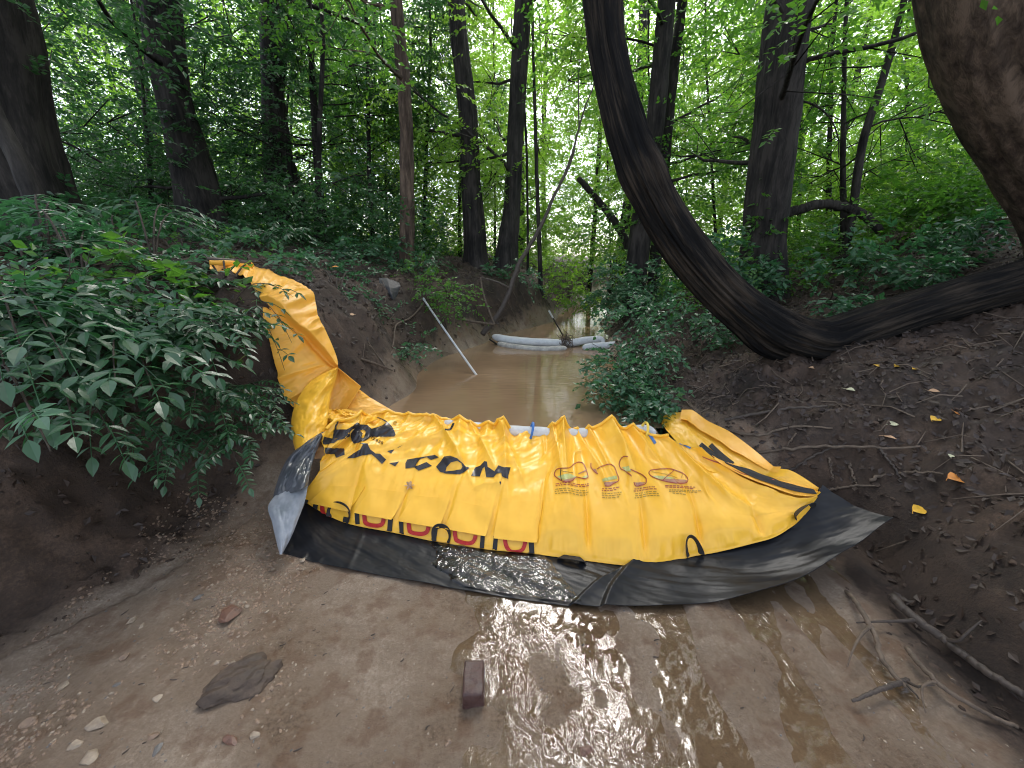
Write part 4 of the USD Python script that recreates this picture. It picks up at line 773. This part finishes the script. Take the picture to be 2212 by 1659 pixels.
bushy('waterside_bush', 'glossy small leaved bush spilling from the right bank into the pool', 'bush', foot(1430, 800), [(at_d(1350, 815, 3.3), .15), (at_d(1395, 755, 3.5), .17), (at_d(1365, 695, 3.9), .2), (at_d(1405, 850, 3.1), .11), (at_d(1325, 775, 3.7), .12), (at_d(1312, 830, 3.25), .08), (at_d(1390, 872, 3.0), .05)], 40, .06, L_SHRUB, 1)
bushy('bank_bush', 'leafy bush on the right bank above the waterside bush', 'bush', foot(1500, 740), [(at_d(1480, 690, 4.0), .18), (at_d(1550, 705, 3.9), .16), (at_d(1430, 665, 4.4), .2), (at_d(1600, 725, 3.8), .1)], 24, .065, L_SHRUB, 2)
bushy('bank_bush', 'pale leaved bush at the foot of the stout ivy grown trunk', 'bush', foot(1590, 640), [(at_d(1560, 540, 5.0), .25), (at_d(1580, 590, 5.0), .22), (at_d(1520, 560, 5.3), .25), (at_d(1640, 600, 4.9), .18)], 32, .09, L_SHRUB, 3)
bushy('bank_bush', 'dim bush on the right slope between the stout trunk and the bent trunk arm', 'bush', foot(1850, 600), [(at_d(1800, 560, 4.6), .3), (at_d(1890, 580, 4.4), .28), (at_d(1960, 540, 4.4), .3)], 34, .085, L_SHRUB, 4)
bushy('bank_bush', 'bush low on the right slope just above the bent trunk arm', 'bush', foot(2050, 560), [(at_d(2050, 530, 4.3), .28), (at_d(2120, 500, 4.2), .25), (at_d(2000, 590, 3.9), .16)], 30, .085, L_NEAR, 5)
bushy('bank_bush', 'small sprig of leaves growing behind the bend of the bent trunk', 'bush', foot(1790, 660), [(at_d(1800, 650, 3.9), .14), (at_d(1840, 670, 3.8), .10)], 14, .07, L_SHRUB, 6)
bushy('bank_bush', 'bush painted sunlit green hanging into the creek at the far bend', 'bush', foot(1230, 640), [(at_d(1225, 625, 8.5), .4), (at_d(1255, 650, 8.3), .3), (at_d(1215, 570, 8.8), .5)], 60, .08, L_LIGHT, 7)  # brighter leaf colour stands in for sunlight at the bend
bushy('bank_bush', 'dark bush on the right bank near the far bend', 'bush', foot(1350, 640), [(at_d(1330, 600, 6.8), .4), (at_d(1370, 640, 6.2), .35), (at_d(1310, 650, 6.8), .25), (at_d(1400, 610, 6.0), .35)], 60, .075, L_SHRUB, 8)
bushy('bank_bush', 'small bush on the left bank right of the strip', 'bush', foot(790, 720), [(at_d(760, 745, 3.9), .12), (at_d(790, 700, 4.1), .16), (at_d(840, 690, 4.3), .14)], 16, .05, L_SHRUB, 9)
bushy('bank_bush', 'ferny green bush on the left bank above the leaning white pole', 'bush', foot(970, 640), [(at_d(940, 630, 5.0), .25), (at_d(985, 650, 5.0), .25), (at_d(900, 600, 5.3), .25)], 44, .05, L_MID, 10)
bushy('bank_bush', 'pale leaved bush at the foot of the straight slender trunk', 'bush', foot(850, 580), [(at_d(850, 560, 6.0), .35), (at_d(900, 590, 6.0), .25), (at_d(790, 560, 6.0), .35), (at_d(720, 560, 5.6), .35)], 48, .075, L_SHRUB, 11)
bushy('bank_bush', 'low bush on the left bank between strip and dark scrap of sheeting', 'bush', foot(730, 640), [(at_d(730, 620, 4.6), .22), (at_d(770, 590, 5.0), .25), (at_d(690, 590, 4.9), .2)], 36, .06, L_SHRUB, 12)
bushy('bank_bush', 'sprig of pale leaves beside the grey curving trunk foot', 'bush', foot(1120, 640), [(at_d(1120, 600, 7.2), .3), (at_d(1060, 590, 7.4), .22)], 22, .08, L_SHRUB, 13)
bushy('bank_bush', 'dim bush at the top of the right slope beside the huge brown trunk', 'bush', foot(2110, 470), [(at_d(2080, 440, 5.2), .4), (at_d(2020, 450, 5.6), .4), (at_d(2140, 430, 5.4), .45), (at_d(1960, 470, 5.8), .4)], 60, .09, L_MID, 20)
bushy('bank_bush', 'dim bush behind the huge brown trunk', 'bush', foot(2060, 440), [(at_d(2080, 380, 7), .7), (at_d(2000, 390, 7.5), .7), (at_d(2150, 400, 7), .7), (at_d(1930, 420, 7.5), .6)], 90, .09, L_LIGHT, 21)
bushy('bank_bush', 'little plant low on the wet left bank near the pole', 'bush', foot(880, 770), [(at_d(880, 765, 3.9), .08), (at_d(900, 740, 4.1), .09)], 12, .05, L_SHRUB, 14)
for i, (X, Y, d, lab) in enumerate([(1690, 420, 5.0, 'ivy leaves on the middle of the stout trunk'), (1700, 250, 5.0, 'ivy leaves high on the stout trunk'), (1665, 520, 5.0, 'ivy leaves low on the stout trunk')]):
    c = at_d(X, Y, d); bushy('ivy', lab, 'ivy', c + [0, .3, -.6], [(c + [-.1, .2, 0], .22), (c + [.08, .2, .3], .2)], 14, .08, L_MID, 30 + i)

# ---------------------------------------------------------------- things in the creek
bc = at_z(1023, 1462, .06); 
bx = trimesh.creation.box([.078, .135, .09]); bx = bx.subdivide().subdivide().subdivide().subdivide()
bv = np.array(bx.vertices); h_ = np.array([.039, .0675, .045]); r_ = .007
inn = np.clip(bv, -(h_ - r_), h_ - r_); bv = inn + norm(bv - inn + 1e-9) * r_ * (np.linalg.norm(bv - inn, axis=1) > 1e-6)[:, None]
bv += .005 * 2 * (meshkit.fbm(bv * 45, 4)[:, None] - .5) * norm(bv); bv[:, :2] *= (1 - .05 * (bv[:, 2:] / .045))
ca_, sa_ = math.cos(.06), math.sin(.06)
bv = np.stack([bv[:, 0] * ca_ - bv[:, 1] * sa_, bv[:, 0] * sa_ + bv[:, 1] * ca_, bv[:, 2]], 1)
BRK = mud('/World/Looks/brick_red', [(.45, (.018, .009, .008)), (.65, (.04, .019, .016)), (.9, (.07, .034, .028))], 12, (.25, .6), .5, .5, 90)
obj('brick', (bv + [bc[0], bc[1], .018], np.array(bx.faces)), BRK, smooth=35, label='single wet dark red brick lying in the shallow stream before the black apron', cat='brick')

def capsule_path(pts, r, n=60, sides=16, wob=.12, seed=0, puff=0.):
    q = smooth_path(np.asarray(pts, float), n); s = np.linspace(0, 1, n)
    rr = r * np.minimum(1, np.sqrt(np.clip(1 - (1 - np.minimum(s, 1 - s) * 2 * n / 10) ** 2, .02, 1)) * (s < 2)); rr = np.where(np.minimum(s, 1 - s) * 2 * n / 10 >= 1, r, rr)
    return tube(q, rr * (1 + puff * np.sin(s * 40 + seed)), sides, wob, seed, (5, 2.5))
WHITE = plain('white_boom', (.5, .52, .53), .75, .3, .12, 18, .4)
zb = POOL_Z + .02
b1 = np.array([at_z(1063, 726, .47), at_z(1100, 734, .44), at_z(1160, 739, zb + .04), at_z(1225, 741, zb + .03), at_z(1270, 735, zb + .05), at_z(1296, 733, zb + .05), at_z(1306, 742, zb)])
bo = thing('absorbent_boom', 'long white sock boom floating right across the far end of the pool', 'boom', b1[3], 'white absorbent booms floating across the far pool')
obj('sock', shifted(capsule_path(b1, .056, seed=1), b1[3]), WHITE, bo, smooth=True)
b2 = np.array([at_z(1258, 752, zb), at_z(1280, 748, zb + .02), at_z(1310, 746, zb + .03), at_z(1345, 742, zb + .05)])
bo = thing('absorbent_boom', 'short white boom end at the right below the long sock boom', 'boom', b2[1], 'white absorbent booms floating across the far pool'); obj('sock', shifted(capsule_path(b2, .048, 40, seed=2), b2[1]), WHITE, bo, smooth=True)
b3 = np.array([at_z(1075, 742, zb), at_z(1120, 751, zb - .01), at_z(1180, 755, zb - .01), at_z(1225, 752, zb)])
bo = thing('absorbent_boom', 'sunken dirty white boom just in front of the long sock boom', 'boom', b3[1], 'white absorbent booms floating across the far pool'); obj('sock', shifted(capsule_path(b3, .045, 50, seed=3), b3[1]), plain('dirty_white', (.36, .35, .32), .7, .3, .4, 14, .3), bo, smooth=True)
lipb = [(905, 902), (960, 912), (1030, 920), (1100, 927), (1160, 930), (1240, 933), (1320, 932), (1375, 926), (1400, 926), (1415, 934)]
lb = np.array([at_z(X, Y + 5, POOL_Z + .03) for X, Y in lipb])
bo = thing('lip_boom', 'white sock boom tucked behind the upper edge of the yellow barrier', 'boom', lb[4])
obj('sock', shifted(capsule_path(lb, .042, 90, seed=4, wob=.1), lb[4]), WHITE, bo, smooth=True)
for X, Y in ((1392, 930), (1148, 931)):
    c = at_z(X, Y, POOL_Z + .06); a = np.linspace(0, 2 * np.pi, 18); ringp = c + .055 * np.stack([a * 0, np.cos(a), np.sin(a)], 1) + np.array([.012, 0, 0]) * np.sin(a)[:, None]
    obj('tie_strap', shifted(tube(ringp, .009, 6, caps=False), lb[4]), plain('pale_yellow_strap', (.75, .55, .08), .5) if X > 1200 else BLUE, bo, smooth=True)
# stake with a clump of debris
sb, stp = at_z(1222, 735, POOL_Z - .1), at_d(1186, 672, 5.9)
stk = thing('marker_stake', 'black stake with a white tip standing in the long white boom', 'stake', sb)
obj('shaft', shifted(tube(np.array([sb, sb + (stp - sb) * .8]), .011, 8), sb), WEB, stk, smooth=True); obj('white_tip', shifted(tube(np.array([sb + (stp - sb) * .8, stp]), .014, 8), sb), WHITE, stk, smooth=True)
dr = np.random.default_rng(9); dc = at_z(1222, 742, POOL_Z + .05); ms = [tube(smooth_path(dc + dr.normal(0, .055, (3, 3)) * [1, .7, 1.3], 5), .004, 4) for _ in range(70)]
obj('debris_clump', cat_meshes(ms), STICK, smooth=True, label='clump of grass and twigs caught on the black stake', cat='debris')
sb2, st2 = at_z(1085, 752, POOL_Z - .1), at_d(1058, 733, 5.7)
obj('short_stake', tube(np.array([sb2, st2]), .013, 8), WEB, smooth=True, label='short black stake at the left end of the long white boom', cat='stake')
# leaning pole
p0, p1 = at_z(1029, 809, POOL_Z - .0), hit(np.array(915), np.array(646), .03)
p0 = p0 + (p0 - p1) * .25
pl = thing('pole', 'slim white pole leaning from the pool against the left bank', 'pole', p1)
obj('tube', shifted(tube(smooth_path(np.array([p0, (p0 + p1) / 2 + [0, 0, -.008], p1]), 30), .0125, 14), p1), plain('white_plastic', (.42, .44, .46), .35, .5, .06, 12), pl, smooth=True)
obj('end_cap', shifted(tube(np.array([p1 - norm(p1 - p0) * .03, p1 + norm(p1 - p0) * .01]), .0185, 14), p1), plain('grey_cap', (.4, .42, .42), .4), pl, smooth=True)
# dead branch leaning over the pool
def branch(name, label, pts, r0, r1, forks=(), mat=STICK, cat='branch', seed=0, group=None, sides=9, brk=.12):
    q = smooth_path(np.array(pts, float), 60); q = q + np.random.default_rng(seed).normal(0, r0 * .10, q.shape); r = np.linspace(r0, r1, 60); c = q[0]
    t = thing(name, label, cat, c, group); obj('stem', shifted(tube(q, r, sides, brk, seed, (4, 1)), c), mat, t, smooth=True)
    for a, end, rr in forks:
        j = int(a * 59); fq = smooth_path(np.array([q[j], (q[j] + np.array(end)) / 2 + np.random.default_rng(seed + j).normal(0, .02, 3), end]), 20); obj('fork', shifted(tube(fq, np.linspace(rr, rr * .3, 20), 7, brk, seed), c), mat, t, smooth=True)
DARKW = plain('dark_wet_wood', (.045, .034, .027), .6, .4, .4, 30, .4)
branch('leaning_branch', 'long bare dead branch leaning up out of the far pool', [at_d(1042, 722, 5.7), at_d(1085, 665, 5.75), at_d(1122, 570, 5.8), at_d(1168, 490, 5.9), at_d(1196, 425, 5.9), at_d(1232, 345, 6.0), at_d(1258, 250, 6.0), at_d(1282, 185, 6.0)], .042, .010, [(.62, at_d(1243, 320, 6.0), .02), (.85, at_d(1253, 110, 6.0), .012), (.2, at_d(1040, 600, 5.7), .02)], DARKW, seed=2)
branch('leaning_branch', 'short forked dead stick standing on the left bank beside the dark scrap', [hit(1000, 690, .0), at_d(1068, 700, 5.6), at_d(1046, 640, 5.7), at_d(1038, 600, 5.8)], .02, .01, [], STICK, seed=3)
branch('leaning_branch', 'grey bare stick hanging down the left bank left of the white pole', [hit(915, 655, .02), hit(880, 690, .05), hit(858, 700, .04), hit(850, 740, .04), hit(846, 765, .03)], .012, .006, [(.3, hit(893, 690, .03), .008)], STICK, seed=4)
branch('leaning_branch', 'thin pale stick lying on the wet left bank below the white pole', [hit(780, 775, .02), hit(810, 785, .03), hit(848, 800, .02)], .010, .006, [], STICK, seed=5)
branch('fallen_log', 'fallen log lying behind the stout trunk on the right slope', [at_d(1660, 470, 6.0), at_d(1720, 455, 5.9), at_d(1775, 440, 5.8), at_d(1840, 452, 5.7), at_d(1900, 500, 5.6)], .075, .055, [], BARK, 'log', 6)
branch('broken_limb', 'broken dark limb hanging slantwise in the bright wood beyond the pool', [at_d(1250, 385, 8.5), at_d(1290, 430, 8.5), at_d(1335, 490, 8.5), at_d(1360, 540, 8.5)], .06, .09, [], BARK, 'limb', 7)
branch('arching_vine', 'thin vine arching over beside the stout ivy grown trunk', [at_d(1730, 218, 5.6), at_d(1772, 235, 5.6), at_d(1800, 268, 5.6), at_d(1812, 310, 5.6), at_d(1812, 340, 5.6)], .014, .006, [], BARK, 'vine', 8)
# lower right: drowned branches
branch('drowned_branch', 'long pale branch coming out from under the right end of the apron', [hit(1800, 1205, .10), at_d(1775, 1222, 2.06), at_d(1800, 1255, 1.98), hit(1855, 1310, .07), hit(1890, 1370, .05), hit(1910, 1430, .04), hit(1960, 1485, .03)], .014, .008, [(.75, hit(1830, 1440, .03), .008)], STICK, seed=10)
branch('drowned_branch', 'thick wet branch lying down the right bank towards the lower corner', [hit(1930, 1290, .04), hit(1970, 1330, .05), hit(2050, 1390, .05), hit(2130, 1450, .04), hit(2212, 1500, .03)], .019, .012, [(.3, hit(1850, 1345, .05), .008), (.5, hit(2120, 1340, .06), .008)], DARKW, seed=11)
branch('drowned_branch', 'curved stick in the shallow water at the lower right corner', [hit(1960, 1400, .04), hit(2020, 1470, .04), hit(2110, 1530, .03), hit(2200, 1570, .03)], .010, .006, [(.4, hit(2000, 1540, .02), .006)], STICK, seed=12)
branch('drowned_branch', 'forked twig poking from the mud right of the stream', [hit(1960, 1470, .02), hit(1900, 1490, .03), hit(1840, 1515, .02)], .010, .005, [(.1, hit(1985, 1510, .03), .006), (.05, hit(2020, 1480, .05), .006)], DARKW, seed=13)
# exposed roots on the right slope
RT = [([(1565,908),(1620,896),(1700,884),(1790,878)], .013), ([(1560,925),(1640,940),(1690,925),(1800,925)], .011), ([(1570,985),(1660,975),(1760,965),(1900,968),(1990,965)], .012), ([(1700,1020),(1760,985),(1830,955)], .009), ([(1790,990),(1800,1040)], .007), ([(1835,1000),(1850,1045)], .007), ([(1900,970),(1930,1010),(1945,1040)], .008),
      ([(1760,1060),(1830,1052),(1900,1048)], .009), ([(1880,1035),(1960,1020),(2040,1025)], .010), ([(1640,960),(1600,1000)], .006), ([(1720,935),(1690,975)], .006), ([(1470,860),(1510,900),(1520,930)], .006), ([(1480,830),(1540,850),(1600,860)], .006), ([(2060,900),(2130,880),(2200,870)], .010)]
RL = ['upper long pale root across the slope above the flap', 'forked root just below the upper long pale root', 'long root running right at the middle of the root tangle', 'short root rising steeply from the root tangle', 'stub of root hanging left under the tangle', 'stub of root hanging right under the tangle', 'curved root tip dropping from the end of the long root', 'short root right above the apron tip', 'lowest root, near the large orange leaf', 'thin rootlet left of the tangle', 'thin rootlet crossing between two long roots', 'rootlet hanging beside the waterside bush', 'rootlet lying above the yellow flap corner', 'faint root beside the highest yellow leaf']
for i, (px, r) in enumerate(RT):
    q = np.array([hit(X, Y, r * 1.2, True) for X, Y in px]); q = smooth_path(q, 24) + np.random.default_rng(i).normal(0, .004, (24, 3))
    obj('exposed_root', tube(q, np.linspace(r, r * .5, 24), 7, .1, i), STICK if i % 3 else DARKW, smooth=True, label=RL[i], cat='root', group='bare roots on the right slope')

# scrap of dark sheeting on the left bank
sc = np.array([[at_d(818, 600, 4.7), at_d(838, 600, 4.75), at_d(862, 612, 4.8)], [at_d(820, 615, 4.65), at_d(842, 622, 4.6), at_d(866, 618, 4.75)], [at_d(832, 632, 4.6), at_d(846, 636, 4.55), at_d(860, 632, 4.7)], [at_d(840, 642, 4.6), at_d(850, 648, 4.55), at_d(856, 644, 4.65)]])
from scipy.ndimage import zoom as _zoom
scg = np.stack([_zoom(sc[..., a], (8, 8), order=1) for a in range(3)], -1); scg += .012 * 2 * (meshkit.fbm(scg * 12, 3)[..., None] - .5)
obj('sheeting_scrap', sheet(scg, .004), plain('dark_plastic', (.018, .018, .021), .6, .5, .4, 20), smooth=50, label='crumpled scrap of dark plastic sheeting on the left bank', cat='plastic scrap')

# ---------------------------------------------------------------- stones, gravel, fallen leaves
def rock(rng, size, sub=2, flat=.6):
    m = trimesh.creation.icosphere(sub); v = np.array(m.vertices); v = v * (1 + .55 * (meshkit.fbm(v * 1.3 + rng.uniform(0, 99, 3), 3)[:, None] - .5))
    n = norm(rng.normal(0, 1, (9, 3))); 
    for q in n: d = v @ q; v = v - np.outer(np.maximum(d - .58, 0), q)
    s = size * np.array([1, rng.uniform(.6, .9), flat * rng.uniform(.7, 1.1)]); a = rng.uniform(0, 6.28); v = v * s
    return np.stack([v[:, 0] * math.cos(a) - v[:, 1] * math.sin(a), v[:, 0] * math.sin(a) + v[:, 1] * math.cos(a), v[:, 2]], 1), np.array(m.faces)
STN = {'pale': mud('/World/Looks/stone_pale', [(.45, (.13, .097, .068)), (.8, (.28, .225, .165))], 25, (.3, .7), .4), 'brown': mud('/World/Looks/stone_brown', [(.45, (.10, .065, .045)), (.8, (.22, .15, .10))], 25, (.3, .7), .4), 'red': mud('/World/Looks/stone_red', [(.45, (.06, .03, .02)), (.8, (.13, .065, .042))], 25, (.2, .6), .4), 'grey': mud('/World/Looks/stone_grey', [(.45, (.05, .045, .042)), (.8, (.13, .12, .11))], 25, (.3, .7), .4)}
rr_ = np.random.default_rng(31)
ST = [(652,1211,.032,'pale','pale angular stone under the left edge of the apron'), (283,1342,.03,'pale','pale stone upper of two beside the dark mud step'), (305,1352,.022,'pale','small buff stone beside the dark mud step'), (503,1300,.018,'pale','small white stone on top of the gravel heap near the apron'), (535,1310,.020,'pale','white stone right on the gravel heap near the apron'), (577,1322,.016,'pale','tiny white stone right of the gravel heap'),
      (470,1430,.022,'pale','cream stone left on the mud clod'), (487,1435,.018,'brown','brown stone between two cream stones on the mud clod'), (502,1432,.022,'pale','cream stone right on the mud clod'), (135,1485,.035,'pale','flat buff stone half way down the left mud'), (160,1610,.035,'pale','pale wet stone near the lower left corner'), (190,1640,.04,'pale','largest pale stone at the bottom left'), (340,1510,.03,'pale','flat pale stone left below the mud clod'), (330,1592,.03,'brown','brown stone in the lower left gravel'), (340,1620,.03,'grey','dark round pebble in the lower left gravel'),
      (210,1565,.045,'pale','long pale stone slanting in the left mud'), (500,1600,.045,'red','red brown wet stone in the lower gravel'), (550,1590,.025,'pale','pale stone above the lower glints'), (1270,1625,.05,'red','smooth red stone lying wet at the bottom of the stream'), (1310,1633,.02,'pale','small cream stone beside the smooth red one'), (1484,1498,.014,'pale','upper crumb of the little cream pebble group right of the stream'), (1478,1508,.012,'pale','lower crumb of the little cream pebble group right of the stream'), (1490,1508,.010,'pale','right crumb of the little cream pebble group right of the stream'),
      (250,1480,.02,'grey','small grey stone in the left mud'), (400,1240,.025,'brown','brown stone at the foot of the left bank'), (520,1250,.03,'brown','flat brown stone left of the apron corner'), (430,1290,.035,'grey','grey flat stone by the mud step'), (590,1230,.018,'pale','pale chip left of the apron corner stone'), (60,1560,.035,'brown','brown stone at the left edge low down'), (270,1420,.035,'brown','brown clay lump beside the orange puddle')]
for X, Y, s, c, lab in ST:
    s = s * .7; v, f = rock(rr_, s, 3, .45); p = hit(X, Y, 0, True); obj('stone', (v + p + [0, 0, s * .05], f), STN[c], smooth=40, label=lab, cat='stone')
# the clod of mud
cm = trimesh.creation.icosphere(4); v = np.array(cm.vertices); v = v * (1 + .35 * (meshkit.fbm(v * 1.5 + 3, 4)[:, None] - .5)); r0 = meshkit.fbm(v * 2.2 + 9, 4) - .5; v[:, :2] *= (1 + .7 * r0)[:, None]; v *= [.125, .085, .045]; v[:, 2] += .022 * 2 * (meshkit.fbm(v * [14, 30, 14] + 2, 4) - .5) - .010
a = .55; v = np.stack([v[:, 0] * math.cos(a) - v[:, 1] * math.sin(a), v[:, 0] * math.sin(a) + v[:, 1] * math.cos(a), v[:, 2]], 1)
obj('mud_clod', (v + hit(515, 1468, .005), np.array(cm.faces)), mud('/World/Looks/clod', [(.45, (.03, .02, .014)), (.7, (.065, .045, .032)), (.9, (.11, .08, .058))], 9, (.5, .8), .8, .4, 60), smooth=True, label='flat clod of hardened mud with cream stones on it', cat='clod')
v, f = rock(rr_, .07, 4, .3); obj('gravel_heap', (v + hit(495, 1322, .0), f), STN['red'], smooth=True, label='reddish heap of gritty clay near the apron corner', cat='heap')
# gravel nobody could count
gr_ = np.random.default_rng(33)
def scatter(n, sampler, size, sub=0, sizes=(.5, 1.6)):
    P = sampler(n); ms = [rock(gr_, 1.0, sub) for _ in range(10)]; V, F, k = [], [], 0
    for i, p in enumerate(P):
        v, f = ms[i % 10]; s = size * gr_.uniform(*sizes); V.append(v * s + p - [0, 0, s * .1]); F.append(f + k); k += len(v)
    return np.vstack(V), np.vstack(F)
def on_ground(x, y, dz=0.): return np.stack([x, y, T(x, y) + dz], 1)
def gravel_band(n):
    x = gr_.uniform(-2.0, -.2, n * 8); y = gr_.uniform(.5, 2.1, n * 8); d = meshkit.fbm(np.stack([x * 2.3, y * 2.3, x * 0], 1), 3, 4) + .35 * sstep(-x - .25 * y, .0, 1.3) + .3 * gr_.random(n * 8)
    k = d > np.quantile(d, 1 - 1 / 5.); return on_ground(x[k][:n], y[k][:n])
obj('gravel', scatter(700, gravel_band, .0055, sizes=(.4, 2.0)), STN['pale'], kind='stuff')
obj('gravel', scatter(2600, gravel_band, .0062, sizes=(.4, 2.6)), STN['brown'], kind='stuff', smooth=True)
def bed_any(n): return on_ground(gr_.uniform(-1.8, 1.6, n), gr_.uniform(.4, 2.2, n))
obj('gravel', scatter(900, bed_any, .0045), STN['grey'], kind='stuff')
obj('gravel', scatter(900, bed_any, .005), STN['pale'], kind='stuff', smooth=True)
def bank_any(n):
    x = gr_.uniform(-4.5, 5.5, n * 4); y = gr_.uniform(.4, 7, n * 4); k = (x < _xl(y) - .08) | (x > _xr(y) + .08) | ((x > 1.55) & (y < 1.5)); return on_ground(x[k][:n], y[k][:n])
SOILC = mud('/World/Looks/soil_crumb', [(.45, (.012, .008, .0055)), (.65, (.04, .026, .018)), (.9, (.09, .06, .043))], 14, (.6, .9), .5, .3)
obj('soil_crumbs', scatter(7500, bank_any, .011, sizes=(.4, 2.6)), SOILC, kind='stuff')
# dead leaves on the banks
LITTER = M(stage, '/World/Looks/leaf_litter', {'g': ('geometry', {}), 'r': ('rgb_ramp', {'ramp': [(0, (.025, .014, .009)), (.35, (.09, .055, .036)), (.6, (.19, .125, .085)), (.88, (.36, .265, .185)), (.97, (.5, .4, .29)), (1, (.45, .28, .08))]}), 'p': ('principled_bsdf', {'roughness': .6})}, [('g.random_per_island', 'r.fac'), ('r.color', 'p.base_color')], surface='p.BSDF')
def litter(n, x0, x1, y0, y1, l, test):
    x = gr_.uniform(x0, x1, n * 3); y = gr_.uniform(y0, y1, n * 3); dl, dr = _xl(y) - x, x - _xr(y); k = test(dl, dr); x, y = x[k][:n], y[k][:n]; m = len(x)
    e = .03; p = on_ground(x, y, .008); nn = norm(np.stack([-(T(x + e, y) - T(x - e, y)) / (2 * e), -(T(x, y + e) - T(x, y - e)) / (2 * e), np.ones(m)], 1)); nn = norm(nn + gr_.normal(0, .35, (m, 3)))
    d = gr_.normal(0, 1, (m, 3)); d = norm(d - nn * (d * nn).sum(1, keepdims=True)); return leaves_at(gr_, p, d, nn, l * gr_.uniform(.5, 1.3, m), .6)
obj('leaf_litter', litter(24000, 1.2, 6.5, .4, 8, .042, lambda a, b: b > -.08), LITTER, kind='stuff')
obj('leaf_litter', litter(18000, -6, .9, 1.5, 9, .042, lambda a, b: a > .15), LITTER, kind='stuff')
obj('leaf_litter', litter(6000, -12, 14, 6, 16, .09, lambda a, b: (a > .1) | (b > .1)), LITTER, kind='stuff')
def twigs(n, x0, x1, y0, y1):
    ms = []
    for _ in range(n):
        x, y = gr_.uniform(x0, x1), gr_.uniform(y0, y1)
        if _xl(y) + .0 < x < _xr(y) + .1: continue
        a = gr_.uniform(0, 6.28); L = gr_.uniform(.06, .28); q = np.array([[x, y], [x + math.cos(a) * L / 2 + gr_.normal(0, .02), y + math.sin(a) * L / 2 + gr_.normal(0, .02)], [x + math.cos(a) * L, y + math.sin(a) * L]])
        ms.append(tube(np.c_[q, T(q[:, 0], q[:, 1]) + .008 + gr_.uniform(0, .03, 3)], np.array([.005, .004, .002]) * gr_.uniform(.5, 1.3), 4))
    return cat_meshes(ms)
def flecks(n):
    ms = []
    for _ in range(n):
        x, y = gr_.uniform(-1.7, 1.2), gr_.uniform(.5, 1.9); a = gr_.normal(.75, .35); L = gr_.uniform(.006, .03)
        q = np.array([[x, y], [x + math.cos(a) * L / 2 + gr_.normal(0, .004), y + math.sin(a) * L / 2], [x + math.cos(a) * L, y + math.sin(a) * L]]); ms.append(tube(np.c_[q, T(q[:, 0], q[:, 1]) + .0015], np.array([.0018, .0022, .001]) * gr_.uniform(.5, 1.3), 4))
    return cat_meshes(ms)
obj('bed_debris', flecks(110), DARKW, kind='stuff', smooth=True)
obj('fallen_twigs', twigs(420, 1.3, 5, 1, 5.5), STICK, kind='stuff', smooth=True); obj('fallen_twigs', twigs(260, -4, .5, 2, 8), STICK, kind='stuff', smooth=True)
# single bright leaves
YLF = plain('yellow_leaf', (.62, .36, .03), .5, .4, .25, 30); OLF = plain('orange_leaf', (.5, .19, .03), .5, .4, .35, 20); TLF = plain('tan_leaf', (.42, .26, .15), .6, .3, .3, 30); PLF = plain('pale_leaf', (.40, .40, .26), .6, .3, .2, 30)
def lone(X, Y, l, mat, lab, lift=.012, az=None, curl=.25, w=.7):
    rng = np.random.default_rng(int(X * 7 + Y)); p = hit(X, Y, lift, True); a = rng.uniform(0, 6.28) if az is None else az
    ms = [leaflet(p - np.array([math.cos(a), math.sin(a), 0]) * l / 2, np.array([math.cos(a), math.sin(a), .25]), norm(np.array([rng.normal(0, .3), -.35, 1])), l, w, curl)]
    ms.append(tube(np.array([p - np.array([math.cos(a), math.sin(a), 0]) * l * .5, p - np.array([math.cos(a + .3), math.sin(a + .3), 0]) * l * .8]), .0015, 4))
    obj('fallen_leaf', cat_meshes(ms), mat, smooth=True, label=lab, cat='leaf')
lone(2022, 906, .075, YLF, 'yellow leaf highest of the bright ones on the right slope', .02, .2); lone(2070, 1034, .10, OLF, 'large curled orange leaf on the right slope', .02, -.1, .5); lone(1987, 1103, .085, YLF, 'bright yellow leaf just right of the apron tip', .02, .1)
lone(1893, 789, .05, YLF, 'small yellow leaf left of three under the bent trunk arm'); lone(1937, 791, .055, YLF, 'small yellow leaf in the middle of three under the bent trunk arm'); lone(1977, 797, .06, YLF, 'small yellow leaf right of three under the bent trunk arm'); lone(1690, 752, .05, YLF, 'yellow leaf at the underside of the bend'); lone(1755, 795, .05, TLF, 'tan leaf right below the bend of the trunk')
lone(1836, 842, .06, PLF, 'pale green leaf on the slope below the bend'); lone(2018, 845, .05, TLF, 'tan leaf far right on the slope'); lone(1930, 917, .06, PLF, 'pale dry leaf left of the highest yellow leaf'); lone(1922, 945, .06, TLF, 'dry tan leaf above the root tangle'); lone(2062, 890, .05, OLF, 'dull orange leaf right of the highest yellow leaf'); lone(1925, 535, .09, OLF, 'orange leaf among the bushes on the right slope', .1)
lone(724, 577, .08, OLF, 'orange leaf on the left bank above the strip', .08); lone(760, 680, .05, TLF, 'dry leaf on the left bank right of the strip'); lone(2055, 985, .04, PLF, 'whitish dry leaf at the end of the long root')
# maple leaf lying on the barrier
th = np.linspace(0, 2 * np.pi, 41)[:-1]; rad = 11.5 * (.72 + .28 * np.cos(6 * th + .4)); pg = np.stack([885 + rad * np.cos(th) * 1.05, 1050 + rad * np.sin(th) * .85], 1)
w0 = on_wall(pg, .010 + .006 * np.sin(th * 3)); cW = on_wall(np.array([[885, 1050.]]), .006); mv = np.vstack([w0, cW]); mf = np.array([(i, (i + 1) % 40, 40) for i in range(40)])
obj('fallen_leaf', (mv, mf), TLF, smooth=True, label='small tan lobed leaf lying on the yellow wall panel', cat='leaf')
